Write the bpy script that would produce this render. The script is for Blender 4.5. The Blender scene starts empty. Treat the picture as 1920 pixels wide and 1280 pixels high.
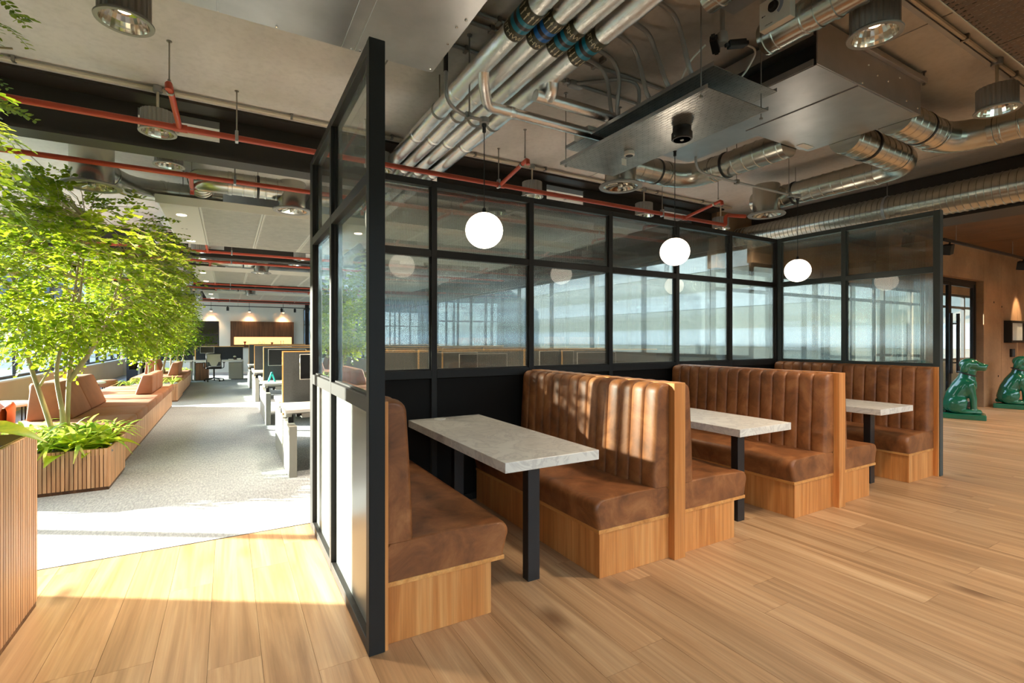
import bpy, math, random
from math import pi, sin, cos, radians, sqrt, atan2
from mathutils import Vector, Matrix, Quaternion

S = bpy.context.scene
COL = S.collection
RND = random.Random(11)

# ---------------------------------------------------------------- camera, sky, sun, exposure
CAM = (-0.539, -2.203, 1.4)
cd = bpy.data.cameras.new('camera')
cd.sensor_width = 36.0
cd.lens = 926.0 / 1920.0 * 36.0
cd.shift_y = -3.0 / 1920.0
cd.clip_start = 0.05
cd.clip_end = 400
cam = bpy.data.objects.new('camera', cd)
cam.location = CAM
cam.rotation_euler = (pi / 2, 0, radians(-29.9))
COL.objects.link(cam)
S.camera = cam

W = bpy.data.worlds.new('sky')
S.world = W
W.use_nodes = True
wn = W.node_tree.nodes
wl = W.node_tree.links
wn.clear()
wo = wn.new('ShaderNodeOutputWorld')
wb = wn.new('ShaderNodeBackground')
wg = wn.new('ShaderNodeTexGradient')
wt = wn.new('ShaderNodeTexCoord')
wm = wn.new('ShaderNodeMapping')
wr = wn.new('ShaderNodeValToRGB')
wm.inputs['Rotation'].default_value = (0, pi / 2, 0)
wr.color_ramp.elements[0].position = 0.0
wr.color_ramp.elements[0].color = (0.80, 0.92, 1.0, 1)
wr.color_ramp.elements[1].position = 0.9
wr.color_ramp.elements[1].color = (0.42, 0.62, 1.0, 1)
wl.new(wt.outputs['Generated'], wm.inputs['Vector'])
wl.new(wm.outputs['Vector'], wg.inputs['Vector'])
wl.new(wg.outputs['Fac'], wr.inputs['Fac'])
wl.new(wr.outputs['Color'], wb.inputs['Color'])
wb.inputs['Strength'].default_value = 4.2
wl.new(wb.outputs['Background'], wo.inputs['Surface'])

SUN_DIR = Vector((1.0, -0.64, -0.30))
sd = bpy.data.lights.new('sun', 'SUN')
sd.energy = 27.0
sd.angle = radians(0.6)
sd.color = (1.0, 0.94, 0.84)
sun = bpy.data.objects.new('sun', sd)
sun.rotation_euler = SUN_DIR.to_track_quat('-Z', 'Y').to_euler()
sun.location = (-20, 14, 8)
COL.objects.link(sun)

S.view_settings.view_transform = 'Standard'
S.view_settings.look = 'None'
S.view_settings.gamma = 1.0
S.view_settings.use_curve_mapping = False
S.view_settings.exposure = 1.12
cy = S.cycles
cy.max_bounces = 10
cy.diffuse_bounces = 5
cy.glossy_bounces = 4
cy.transmission_bounces = 8
cy.transparent_max_bounces = 14
cy.sample_clamp_indirect = 6.0
cy.caustics_reflective = False
cy.caustics_refractive = False
cy.blur_glossy = 0.5


def portal(loc, rot, sx, sy):
    l = bpy.data.lights.new('window_portal', 'AREA')
    l.shape = 'RECTANGLE'
    l.size = sx
    l.size_y = sy
    l.cycles.is_portal = True
    o = bpy.data.objects.new('window_portal', l)
    o.location = loc
    o.rotation_euler = rot
    COL.objects.link(o)


# ---------------------------------------------------------------- helpers
class MB:
    """collects boxes, tubes, lathes and sheets into one mesh"""

    def __init__(self):
        self.v = []
        self.f = []

    def poly(self, pts):
        n = len(self.v)
        self.v += [tuple(p) for p in pts]
        self.f.append(tuple(range(n, n + len(pts))))
        return self

    def box(self, a, b, m=None):
        x0, y0, z0 = a
        x1, y1, z1 = b
        n = len(self.v)
        c = [(x0, y0, z0), (x1, y0, z0), (x1, y1, z0), (x0, y1, z0), (x0, y0, z1), (x1, y0, z1), (x1, y1, z1), (x0, y1, z1)]
        if m is not None:
            c = [tuple(m @ Vector(p)) for p in c]
        self.v += c
        for q in ((0, 3, 2, 1), (4, 5, 6, 7), (0, 1, 5, 4), (1, 2, 6, 5), (2, 3, 7, 6), (3, 0, 4, 7)):
            self.f.append(tuple(n + i for i in q))
        return self

    def prism(self, pts, axis, lo, hi):
        """pts: 2D outline in the two other axes (in x,y,z order); extruded along axis"""
        n = len(self.v)
        k = len(pts)
        for h in (lo, hi):
            for (p, q) in pts:
                self.v.append((h, p, q) if axis == 0 else (p, h, q) if axis == 1 else (p, q, h))
        self.f.append(tuple(range(n + k - 1, n - 1, -1)))
        self.f.append(tuple(range(n + k, n + 2 * k)))
        for i in range(k):
            j = (i + 1) % k
            self.f.append((n + i, n + j, n + k + j, n + k + i))
        return self

    def tube(self, pts, r, n=10, cap=True, closed=False):
        pts = [Vector(p) for p in pts]
        rs = r if isinstance(r, (list, tuple)) else [r] * len(pts)
        base = len(self.v)
        N = len(pts)
        t0 = (pts[1] - pts[0]).normalized()
        up = Vector((0, 0, 1)) if abs(t0.z) < 0.9 else Vector((1, 0, 0))
        u = t0.cross(up).normalized()
        prev = t0
        for i in range(N):
            if i == 0:
                t = t0
            elif i == N - 1:
                t = (pts[i] - pts[i - 1]).normalized()
            else:
                t = ((pts[i] - pts[i - 1]).normalized() + (pts[i + 1] - pts[i]).normalized())
                t = t.normalized() if t.length > 1e-6 else prev
            ax = prev.cross(t)
            if ax.length > 1e-6:
                u = Quaternion(ax.normalized(), prev.angle(t)) @ u
            u = (u - t * u.dot(t)).normalized()
            w = t.cross(u)
            prev = t
            k = 1.0
            if 0 < i < N - 1:
                c = (pts[i] - pts[i - 1]).normalized().dot((pts[i + 1] - pts[i]).normalized())
                k = min(1.0 / max(sqrt(max((1 + c) / 2, 0.05)), 0.4), 1.6)
            for j in range(n):
                a = 2 * pi * j / n
                self.v.append(tuple(pts[i] + (u * cos(a) + w * sin(a)) * rs[i] * (1 if k < 1.02 else 1 + (k - 1) * 0.5)))
        for i in range(N - 1):
            for j in range(n):
                a = base + i * n + j
                b = base + i * n + (j + 1) % n
                self.f.append((a, b, b + n, a + n))
        if cap:
            self.f.append(tuple(base + j for j in range(n - 1, -1, -1)))
            self.f.append(tuple(base + (N - 1) * n + j for j in range(n)))
        return self

    def lathe(self, prof, c, n=24, axis=2, cap=True):
        """prof: list of (radius, height) around axis through c"""
        base = len(self.v)
        for (r, h) in prof:
            for j in range(n):
                a = 2 * pi * j / n
                p, q = r * cos(a), r * sin(a)
                self.v.append((c[0] + p, c[1] + q, c[2] + h) if axis == 2 else (c[0] + h, c[1] + p, c[2] + q) if axis == 0 else (c[0] + q, c[1] + h, c[2] + p))
        for i in range(len(prof) - 1):
            for j in range(n):
                a = base + i * n + j
                b = base + i * n + (j + 1) % n
                self.f.append((a, b, b + n, a + n))
        if cap and prof[0][0] > 1e-5:
            self.f.append(tuple(base + j for j in range(n - 1, -1, -1)))
        if cap and prof[-1][0] > 1e-5:
            self.f.append(tuple(base + (len(prof) - 1) * n + j for j in range(n)))
        return self

    def grid(self, rows, closed=False):
        base = len(self.v)
        m = len(rows[0])
        for r in rows:
            self.v += [tuple(p) for p in r]
        for i in range(len(rows) - 1):
            for j in range(m if closed else m - 1):
                a = base + i * m + j
                b = base + i * m + (j + 1) % m
                self.f.append((a, b, b + m, a + m))
        return self


def wloc(o):
    p = Vector((0, 0, 0))
    while o is not None:
        p = p + Vector(o.location)
        o = o.parent
    return p


def make(name, mb, m, parent=None, smooth=False, bevel=0.0, seg=2, loc=None, angle=None):
    """link a mesh object; the builder's coordinates are world coordinates"""
    me = bpy.data.meshes.new(name)
    off = wloc(parent) if parent is not None else Vector(loc if loc is not None else (0, 0, 0))
    me.from_pydata([(p[0] - off.x, p[1] - off.y, p[2] - off.z) for p in mb.v], [], mb.f)
    me.materials.append(m)
    if smooth:
        me.polygons.foreach_set('use_smooth', [True] * len(me.polygons))
        if angle is not None:
            try:
                me.set_sharp_from_angle(angle=radians(angle))
            except Exception:
                pass
    me.update()
    o = bpy.data.objects.new(name, me)
    COL.objects.link(o)
    if parent is not None:
        o.parent = parent
    else:
        o.location = off
    if bevel > 0:
        b = o.modifiers.new('edge', 'BEVEL')
        b.width = bevel
        b.segments = seg
        b.limit_method = 'ANGLE'
        b.angle_limit = radians(40)
        b.harden_normals = False
    return o


def meta(o, label=None, cat=None, group=None, kind=None):
    if label:
        o['label'] = label
    if cat:
        o['category'] = cat
    if group:
        o['group'] = group
    if kind:
        o['kind'] = kind
    return o


def thing(name, loc, label, cat, group=None, kind=None):
    o = bpy.data.objects.new(name, None)
    o.empty_display_size = 0.1
    o.location = loc
    COL.objects.link(o)
    return meta(o, label, cat, group, kind)


def struct(name, mb, m, parent=None, **kw):
    o = make(name, mb, m, parent, **kw)
    if parent is None:
        o['kind'] = 'structure'
    return o


def sroot(name, loc=(0, 0, 0)):
    o = bpy.data.objects.new(name, None)
    o.location = loc
    o['kind'] = 'structure'
    COL.objects.link(o)
    return o


def dup(o, parent=None, loc=None, rot=None, scale=None):
    c = o.copy()
    COL.objects.link(c)
    if parent is not None:
        c.parent = parent
    if loc is not None:
        c.location = loc
    if rot is not None:
        c.rotation_euler = rot
    if scale is not None:
        c.scale = scale
    return c


def dup_tree(o, loc=None, label=None, rz=None):
    c = dup(o, None, loc)
    if rz is not None:
        c.rotation_euler = (0, 0, rz)
    if label:
        c['label'] = label
    for ch in list(o.children):
        d = dup(ch, c)
        for g in list(ch.children):
            dup(g, d)
    return c


def arc(p0, p1, p2, n=6):
    """quadratic bend from p0 over p1 to p2"""
    p0, p1, p2 = Vector(p0), Vector(p1), Vector(p2)
    return [p0 * (1 - t) ** 2 + p1 * 2 * t * (1 - t) + p2 * t * t for t in [i / n for i in range(n + 1)]]


def bend(pts, rad, n=6):
    """polyline with rounded corners"""
    pts = [Vector(p) for p in pts]
    out = [pts[0]]
    for i in range(1, len(pts) - 1):
        a = (pts[i - 1] - pts[i])
        b = (pts[i + 1] - pts[i])
        r = min(rad, a.length * 0.49, b.length * 0.49)
        out += arc(pts[i] + a.normalized() * r, pts[i], pts[i] + b.normalized() * r, n)
    out.append(pts[-1])
    return out


# ---------------------------------------------------------------- materials
def nt(name):
    m = bpy.data.materials.new(name)
    m.use_nodes = True
    t = m.node_tree
    b = t.nodes['Principled BSDF']
    return m, t, b


def srgb(r, g, b):
    f = lambda c: c / 12.92 if c <= 0.04045 else ((c + 0.055) / 1.055) ** 2.4
    return (f(r / 255), f(g / 255), f(b / 255), 1)


def coords(t, stretch, space='pos', rnd=False):
    """texture coordinates scaled by stretch; world position or object space; optional per-object offset"""
    if space == 'pos':
        g = t.nodes.new('ShaderNodeNewGeometry')
        src = g.outputs['Position']
    else:
        g = t.nodes.new('ShaderNodeTexCoord')
        src = g.outputs['Object']
    if rnd:
        oi = t.nodes.new('ShaderNodeObjectInfo')
        mu = t.nodes.new('ShaderNodeVectorMath')
        mu.operation = 'SCALE'
        mu.inputs[0].default_value = (31.0, 57.0, 23.0)
        t.links.new(oi.outputs['Random'], mu.inputs['Scale'])
        ad = t.nodes.new('ShaderNodeVectorMath')
        t.links.new(src, ad.inputs[0])
        t.links.new(mu.outputs[0], ad.inputs[1])
        src = ad.outputs[0]
    mp = t.nodes.new('ShaderNodeMapping')
    mp.inputs['Scale'].default_value = stretch
    t.links.new(src, mp.inputs['Vector'])
    return mp.outputs['Vector']


def noise(t, vec, scale, detail=4, rough=0.55, dist=0.0):
    n = t.nodes.new('ShaderNodeTexNoise')
    n.inputs['Scale'].default_value = scale
    n.inputs['Detail'].default_value = detail
    n.inputs['Roughness'].default_value = rough
    n.inputs['Distortion'].default_value = dist
    t.links.new(vec, n.inputs['Vector'])
    return n.outputs['Fac']


def ramp(t, fac, stops):
    r = t.nodes.new('ShaderNodeValToRGB')
    e = r.color_ramp.elements
    while len(e) < len(stops):
        e.new(0.5)
    for i, (p, c) in enumerate(stops):
        e[i].position = p
        e[i].color = c if len(c) == 4 else (*c, 1)
    t.links.new(fac, r.inputs['Fac'])
    return r.outputs['Color']


def bump(t, b, h, strength, dist=0.01):
    n = t.nodes.new('ShaderNodeBump')
    n.inputs['Strength'].default_value = strength
    n.inputs['Distance'].default_value = dist
    t.links.new(h, n.inputs['Height'])
    t.links.new(n.outputs['Normal'], b.inputs['Normal'])


def mixc(t, a, b, fac, mode='MIX'):
    x = t.nodes.new('ShaderNodeMix')
    x.data_type = 'RGBA'
    x.blend_type = mode
    for s, i in ((fac, 0), (a, 6), (b, 7)):
        if hasattr(s, 'is_output'):
            t.links.new(s, x.inputs[i])
        else:
            x.inputs[i].default_value = s
    return x.outputs[2]


def plain(name, col, rough=0.5, metal=0.0, var=0.0, scale=8.0, stretch=(1, 1, 1), bmp=0.0, bscale=60.0, emis=0.0, spec=0.5):
    m, t, b = nt(name)
    b.inputs['Base Color'].default_value = col
    b.inputs['Roughness'].default_value = rough
    b.inputs['Metallic'].default_value = metal
    b.inputs['Specular IOR Level'].default_value = spec
    if var > 0:
        v = coords(t, stretch, 'obj', True)
        f = noise(t, v, scale, 5)
        lo = tuple(c * (1 - var) for c in col[:3])
        hi = tuple(min(c * (1 + var), 1) for c in col[:3])
        t.links.new(ramp(t, f, [(0.3, lo), (0.7, hi)]), b.inputs['Base Color'])
    if bmp > 0:
        v = coords(t, stretch, 'obj')
        bump(t, b, noise(t, v, bscale, 3), bmp, 0.004)
    if emis > 0:
        b.inputs['Emission Color'].default_value = col
        b.inputs['Emission Strength'].default_value = emis
    return m


def wood(name, dark, mid, light, axis, grain=14.0, rough=0.42, ring=1.0, knots=False, objvar=0.25, space='pos'):
    """timber with its grain running along axis (0,1,2)"""
    m, t, b = nt(name)
    st = [1.0, 1.0, 1.0]
    st[axis] = 0.05
    v = coords(t, tuple(st), space, True)
    f1 = noise(t, v, grain * ring, 6, 0.6, 1.2)
    st2 = [1.0, 1.0, 1.0]
    st2[axis] = 0.012
    v2 = coords(t, tuple(st2), space, True)
    f2 = noise(t, v2, grain * 9, 3, 0.6)
    c1 = ramp(t, f1, [(0.28, dark), (0.5, mid), (0.72, light)])
    c2 = ramp(t, f2, [(0.35, (0.72, 0.72, 0.72)), (0.6, (1, 1, 1))])
    c = mixc(t, c1, c2, 0.55, 'MULTIPLY')
    if knots:
        vo = t.nodes.new('ShaderNodeTexVoronoi')
        vo.inputs['Scale'].default_value = 1.0
        st3 = [2.2, 2.2, 2.2]
        st3[axis] = 1.0
        t.links.new(coords(t, tuple(st3), space, True), vo.inputs['Vector'])
        k = ramp(t, vo.outputs['Distance'], [(0.03, (0.20, 0.11, 0.06)), (0.16, (1, 1, 1))])
        c = mixc(t, c, k, 0.75, 'MULTIPLY')
    oi = t.nodes.new('ShaderNodeObjectInfo')
    hv = t.nodes.new('ShaderNodeHueSaturation')
    mr = t.nodes.new('ShaderNodeMapRange')
    mr.inputs['To Min'].default_value = 1 - objvar
    mr.inputs['To Max'].default_value = 1 + objvar
    t.links.new(oi.outputs['Random'], mr.inputs['Value'])
    t.links.new(mr.outputs['Result'], hv.inputs['Value'])
    t.links.new(c, hv.inputs['Color'])
    t.links.new(hv.outputs['Color'], b.inputs['Base Color'])
    b.inputs['Roughness'].default_value = rough
    bump(t, b, f2, 0.12, 0.002)
    return m


M = {}
M['floor'] = wood('oak_floor', srgb(148, 108, 72), srgb(182, 141, 100), srgb(206, 168, 126), 1, 9, 0.36, 1.0, True, 0.10)
M['veneer'] = wood('oak_veneer', srgb(178, 106, 48), srgb(208, 134, 70), srgb(230, 164, 98), 2, 11, 0.38, 1.0, False, 0.05)
M['veneer_y'] = wood('oak_veneer_lengthways', srgb(186, 116, 54), srgb(216, 148, 80), srgb(232, 172, 104), 1, 10, 0.38, 1.0, False, 0.05)
M['slat'] = wood('slat_timber', srgb(184, 128, 86), srgb(212, 160, 116), srgb(232, 188, 146), 2, 16, 0.45, 1.0, False, 0.16)
M['walnut'] = wood('walnut_slat', srgb(70, 42, 24), srgb(104, 66, 38), srgb(134, 92, 56), 2, 16, 0.5, 1.0, False, 0.25)
M['bark'] = plain('pale_bark', srgb(168, 150, 118), 0.75, 0, 0.35, 14, (1, 1, 0.25), 0.4, 30)
M['black'] = plain('black_steel', srgb(34, 31, 28), 0.5, 0.0, 0, spec=0.3)
M['frame_sheen'] = plain('steel_window_sheen', srgb(62, 68, 66), 0.45, spec=0.35)  # grey green stands for windows reflected in a black frame
M['panel_black'] = plain('black_panel', srgb(22, 18, 14), 0.6, spec=0.15)
M['panel_out'] = plain('satin_panel', srgb(104, 108, 103), 0.28, 0.0, spec=0.8)
M['legblack'] = plain('black_leg', srgb(30, 28, 27), 0.38)
M['beam'] = plain('dark_beam_paint', srgb(50, 44, 38), 0.55, 0, 0.1, 3)
M['galv'] = plain('galvanised_steel', srgb(178, 178, 178), 0.36, 0.9, 0.10, 5, (1, 1, 1), 0.05, 12)
M['duct'] = plain('spiral_duct_steel', srgb(184, 182, 172), 0.26, 0.95, 0.10, 4)
M['conduit'] = plain('grey_conduit', srgb(158, 156, 153), 0.42, 0.4)
M['cream'] = plain('cream_conduit', srgb(206, 194, 172), 0.45, 0.1)
M['rod'] = plain('zinc_rod', srgb(150, 146, 138), 0.4, 0.8)
M['red'] = plain('red_pipe_paint', srgb(176, 66, 38), 0.42, 0, 0.06, 6)
M['rubber'] = plain('black_rubber', srgb(26, 25, 24), 0.5)
M['white'] = plain('white_plastic', srgb(226, 222, 212), 0.4)
M['lampgrey'] = plain('lamp_housing_grey', srgb(146, 144, 139), 0.45, 0.1)
M['mirror'] = plain('lamp_reflector', srgb(235, 230, 220), 0.12, 1.0)
M['raft'] = plain('raft_white', srgb(196, 192, 178), 0.5)
M['wallwhite'] = plain('white_wall', srgb(214, 212, 202), 0.7, 0, 0.03, 2)
M['wallbeige'] = plain('beige_wall', srgb(206, 178, 142), 0.6, 0, 0.03, 2)
M['desk_white'] = plain('desk_white', srgb(216, 212, 204), 0.45)
M['desk_grey'] = plain('desk_metal_grey', srgb(150, 148, 138), 0.45)
M['felt'] = plain('charcoal_felt', srgb(74, 76, 76), 0.9, 0, 0.12, 60)
M['felt_dark'] = plain('dark_felt', srgb(44, 45, 50), 0.9, 0, 0.12, 60)
M['edge'] = plain('ply_edge', srgb(226, 170, 96), 0.5)
M['screen'] = plain('screen_black', srgb(18, 17, 17), 0.3)
M['brass'] = plain('brass_liner', srgb(180, 150, 84), 0.35, 0.8)
M['soil'] = plain('soil', srgb(58, 46, 36), 0.95, 0, 0.4, 30, (1, 1, 1), 0.5, 40)
M['stone'] = plain('slate_pebble', srgb(120, 122, 124), 0.6, 0, 0.25, 12)
M['tan'] = plain('tan_upholstery', srgb(152, 97, 62), 0.75, 0, 0.12, 5, (1, 1, 1), 0.2, 80)
M['orange'] = plain('orange_leather', srgb(186, 98, 48), 0.55, 0, 0.1, 5)
M['green_glaze'] = plain('green_glaze', srgb(22, 98, 72), 0.10, 0, 0.12, 4, spec=0.7)
M['collar'] = plain('dark_collar', srgb(20, 24, 22), 0.4)
M['teal_paint'] = plain('teal_plastic', srgb(40, 205, 196), 0.4)
M['mesh_back'] = plain('chair_mesh', srgb(190, 186, 164), 0.7)
M['bandgreen'] = plain('band_olive', srgb(62, 60, 38), 0.4)
M['bandteal'] = plain('band_teal', srgb(8, 128, 160), 0.35)
M['bandblue'] = plain('band_blue', srgb(8, 104, 190), 0.35)
M['bandcrimson'] = plain('band_crimson', srgb(34, 16, 18), 0.4)
M['bandwhite'] = plain('band_white', srgb(214, 206, 176), 0.45)
M['ply'] = plain('soffit_timber', srgb(104, 74, 48), 0.6, 0, 0.15, 3)
M['paper'] = plain('framed_print', srgb(206, 214, 212), 0.5, 0, 0.10, 9)
M['green_out'] = plain('outdoor_green', srgb(104, 110, 92), 0.9, 0, 0.35, 0.6)
M['paving_out'] = plain('outdoor_paving', srgb(176, 170, 158), 0.9, 0, 0.1, 0.4)
M['facade_out'] = plain('outdoor_facade', srgb(160, 160, 154), 0.8, 0, 0.08, 0.3)
M['glass_out'] = plain('outdoor_glass', srgb(66, 74, 82), 0.6, spec=0.2)
M['facade_blue'] = plain('outdoor_blue_facade', srgb(62, 66, 65), 0.8, 0, 0.06, 0.3, spec=0.2)
M['fabric_white'] = plain('white_edge_trim', srgb(228, 224, 214), 0.5)


def emit(name, col, s):
    m, t, b = nt(name)
    b.inputs['Base Color'].default_value = col
    b.inputs['Emission Color'].default_value = col
    b.inputs['Emission Strength'].default_value = s
    return m


M['globe'] = emit('lit_opal_globe', srgb(255, 238, 214), 3.4)
M['led'] = emit('lit_lamp', srgb(255, 226, 180), 14.0)
M['niche'] = emit('lit_niche', srgb(255, 176, 104), 1.3)


def m_concrete(name, c0, c1, sc=1.4, rough=0.75):
    m, t, b = nt(name)
    v = coords(t, (1, 0.45, 1), 'pos')
    f = noise(t, v, sc, 8, 0.62)
    v2 = coords(t, (1, 1, 1), 'pos')
    f2 = noise(t, v2, 22, 4, 0.6)
    c = ramp(t, f, [(0.3, c0), (0.7, c1)])
    k = ramp(t, f2, [(0.25, (0.86, 0.86, 0.86)), (0.55, (1, 1, 1))])
    t.links.new(mixc(t, c, k, 0.8, 'MULTIPLY'), b.inputs['Base Color'])
    b.inputs['Roughness'].default_value = rough
    bump(t, b, f2, 0.12, 0.004)
    return m


M['ceiling'] = m_concrete('precast_concrete', srgb(192, 187, 180), srgb(216, 211, 205))
M['conc_wall'] = m_concrete('concrete_wall', srgb(136, 104, 76), srgb(178, 142, 108), 1.1)


def m_carpet():
    m, t, b = nt('grey_carpet')
    v = coords(t, (1, 0.22, 1), 'pos')
    f = noise(t, v, 70, 6, 0.75)
    v2 = coords(t, (1, 0.5, 1), 'pos')
    f2 = noise(t, v2, 1.6, 4)
    c = ramp(t, f, [(0.3, srgb(126, 130, 134)), (0.5, srgb(158, 163, 168)), (0.68, srgb(186, 190, 194))])
    c2 = ramp(t, f2, [(0.3, (0.86, 0.86, 0.86)), (0.7, (1.05, 1.05, 1.03))])
    t.links.new(mixc(t, c, c2, 1.0, 'MULTIPLY'), b.inputs['Base Color'])
    b.inputs['Roughness'].default_value = 0.95
    b.inputs['Specular IOR Level'].default_value = 0.15
    bump(t, b, f, 0.3, 0.006)
    return m


M['carpet'] = m_carpet()


def m_leather():
    m, t, b = nt('brown_leather')
    v = coords(t, (1, 1, 1), 'pos')
    f = noise(t, v, 5.0, 6, 0.65, 0.6)
    c = ramp(t, f, [(0.25, srgb(84, 48, 24)), (0.5, srgb(136, 82, 44)), (0.75, srgb(174, 114, 68))])
    t.links.new(c, b.inputs['Base Color'])
    f2 = noise(t, v, 160, 3)
    b.inputs['Roughness'].default_value = 0.46
    b.inputs['Specular IOR Level'].default_value = 0.45
    bump(t, b, f2, 0.10, 0.002)
    return m


M['leather'] = m_leather()


def m_quartz():
    m, t, b = nt('pale_marble')
    v = coords(t, (1, 1, 1), 'pos')
    f = noise(t, v, 4.0, 8, 0.62, 1.8)
    c = ramp(t, f, [(0.28, srgb(206, 198, 186)), (0.45, srgb(226, 218, 206)), (0.50, srgb(204, 196, 186)), (0.55, srgb(228, 221, 209)), (0.8, srgb(234, 228, 217))])
    t.links.new(c, b.inputs['Base Color'])
    b.inputs['Roughness'].default_value = 0.3
    return m


M['marble'] = m_quartz()


def m_foil():
    m, t, b = nt('foil_wrap')
    v = coords(t, (1, 0.6, 1), 'pos')
    f = noise(t, v, 58, 6, 0.75, 1.2)
    b.inputs['Base Color'].default_value = srgb(236, 235, 232)
    b.inputs['Metallic'].default_value = 1.0
    b.inputs['Roughness'].default_value = 0.2
    bump(t, b, f, 0.45, 0.004)
    return m


M['foil'] = m_foil()


def m_perf(name, col, px, py, wx, wy, metal=0.85, rough=0.3, spots=False):
    """sheet punched with slots px by py apart, wx by wy in size (holes show what lies above)"""
    m, t, b = nt(name)
    g = t.nodes.new('ShaderNodeNewGeometry')
    s = t.nodes.new('ShaderNodeSeparateXYZ')
    t.links.new(g.outputs['Position'], s.inputs[0])

    def mt(op, a, c=None):
        n = t.nodes.new('ShaderNodeMath')
        n.operation = op
        for i, q in enumerate((a, c)):
            if q is None:
                continue
            if hasattr(q, 'is_output'):
                t.links.new(q, n.inputs[i])
            else:
                n.inputs[i].default_value = q
        return n.outputs[0]
    row = mt('FLOOR', mt('DIVIDE', s.outputs['X'], px))
    yy = mt('ADD', s.outputs['Y'], mt('MULTIPLY', mt('MODULO', row, 2.0), py * 0.5))
    fx = mt('PINGPONG', s.outputs['X'], px * 0.5)
    fy = mt('PINGPONG', yy, py * 0.5)
    hx = mt('LESS_THAN', fx, wx * 0.5)
    hy = mt('LESS_THAN', fy, wy * 0.5)
    hole = mt('MULTIPLY', hx, hy)
    sep = t.nodes.new('ShaderNodeSeparateXYZ')
    t.links.new(g.outputs['Normal'], sep.inputs[0])
    flat = mt('GREATER_THAN', mt('ABSOLUTE', sep.outputs['Z']), 0.7)
    hole = mt('MULTIPLY', hole, flat)
    tr = t.nodes.new('ShaderNodeBsdfTransparent')
    mx = t.nodes.new('ShaderNodeMixShader')
    out = t.nodes['Material Output']
    t.links.new(hole, mx.inputs[0])
    t.links.new(b.outputs[0], mx.inputs[1])
    t.links.new(tr.outputs[0], mx.inputs[2])
    t.links.new(mx.outputs[0], out.inputs['Surface'])
    v = coords(t, (1, 1, 1), 'pos')
    f = noise(t, v, 9, 5, 0.7)
    lo = tuple(c * 0.72 for c in col[:3])
    t.links.new(ramp(t, f, [(0.35, lo), (0.65, col[:3])]), b.inputs['Base Color'])
    b.inputs['Metallic'].default_value = metal
    b.inputs['Roughness'].default_value = rough
    return m


M['perf'] = m_perf('perforated_tray', srgb(190, 188, 182), 0.028, 0.056, 0.009, 0.030)
M['perf_brown'] = m_perf('perforated_brown', srgb(104, 84, 68), 0.046, 0.046, 0.017, 0.017, 0.1, 0.5)
M['slot'] = m_perf('slotted_raft', srgb(190, 186, 172), 0.012, 0.5, 0.004, 0.6, 0.0, 0.5)


def front_fresnel(t, ior):
    """Fresnel reflection on the outer faces only"""
    fr = t.nodes.new('ShaderNodeFresnel')
    fr.inputs['IOR'].default_value = ior
    g = t.nodes.new('ShaderNodeNewGeometry')
    m1 = t.nodes.new('ShaderNodeMath')
    m1.operation = 'SUBTRACT'
    m1.inputs[0].default_value = 1.0
    t.links.new(g.outputs['Backfacing'], m1.inputs[1])
    m2 = t.nodes.new('ShaderNodeMath')
    m2.operation = 'MULTIPLY'
    t.links.new(fr.outputs[0], m2.inputs[0])
    t.links.new(m1.outputs[0], m2.inputs[1])
    return m2


def m_window(name, tint, refl=1.0):
    m, t, b = nt(name)
    out = t.nodes['Material Output']
    t.nodes.remove(b)
    tr = t.nodes.new('ShaderNodeBsdfTransparent')
    tr.inputs['Color'].default_value = tint
    gl = t.nodes.new('ShaderNodeBsdfGlossy')
    gl.inputs['Roughness'].default_value = 0.02
    fr = front_fresnel(t, 1.5)
    mx = t.nodes.new('ShaderNodeMixShader')
    t.links.new(fr.outputs[0], mx.inputs[0])
    t.links.new(tr.outputs[0], mx.inputs[1])
    t.links.new(gl.outputs[0], mx.inputs[2])
    t.links.new(mx.outputs[0], out.inputs['Surface'])
    return m


M['window'] = m_window('clear_window_glass', (0.93, 0.97, 0.95, 1))
M['door_glass'] = m_window('door_glass', (0.84, 0.90, 0.95, 1))


def m_reeded():
    """ribbed glass: mirror-like on its surface; part of the rest goes straight through, part is bent by the real ribs"""
    m, t, b = nt('reeded_glass')
    out = t.nodes['Material Output']
    t.nodes.remove(b)
    gl = t.nodes.new('ShaderNodeBsdfGlass')
    gl.inputs['Roughness'].default_value = 0.0
    gl.inputs['IOR'].default_value = 1.5
    gl.inputs['Color'].default_value = (0.85, 0.89, 0.87, 1)
    tr = t.nodes.new('ShaderNodeBsdfTransparent')
    tr.inputs['Color'].default_value = (0.85, 0.885, 0.87, 1)
    mx = t.nodes.new('ShaderNodeMixShader')
    mx.inputs[0].default_value = 0.45
    t.links.new(tr.outputs[0], mx.inputs[1])
    t.links.new(gl.outputs[0], mx.inputs[2])
    rf = t.nodes.new('ShaderNodeBsdfGlossy')
    rf.inputs['Roughness'].default_value = 0.0
    fr = front_fresnel(t, 1.35)
    m2 = t.nodes.new('ShaderNodeMixShader')
    t.links.new(fr.outputs[0], m2.inputs[0])
    t.links.new(mx.outputs[0], m2.inputs[1])
    t.links.new(rf.outputs[0], m2.inputs[2])
    t.links.new(m2.outputs[0], out.inputs['Surface'])
    return m


M['reeded'] = m_reeded()


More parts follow.
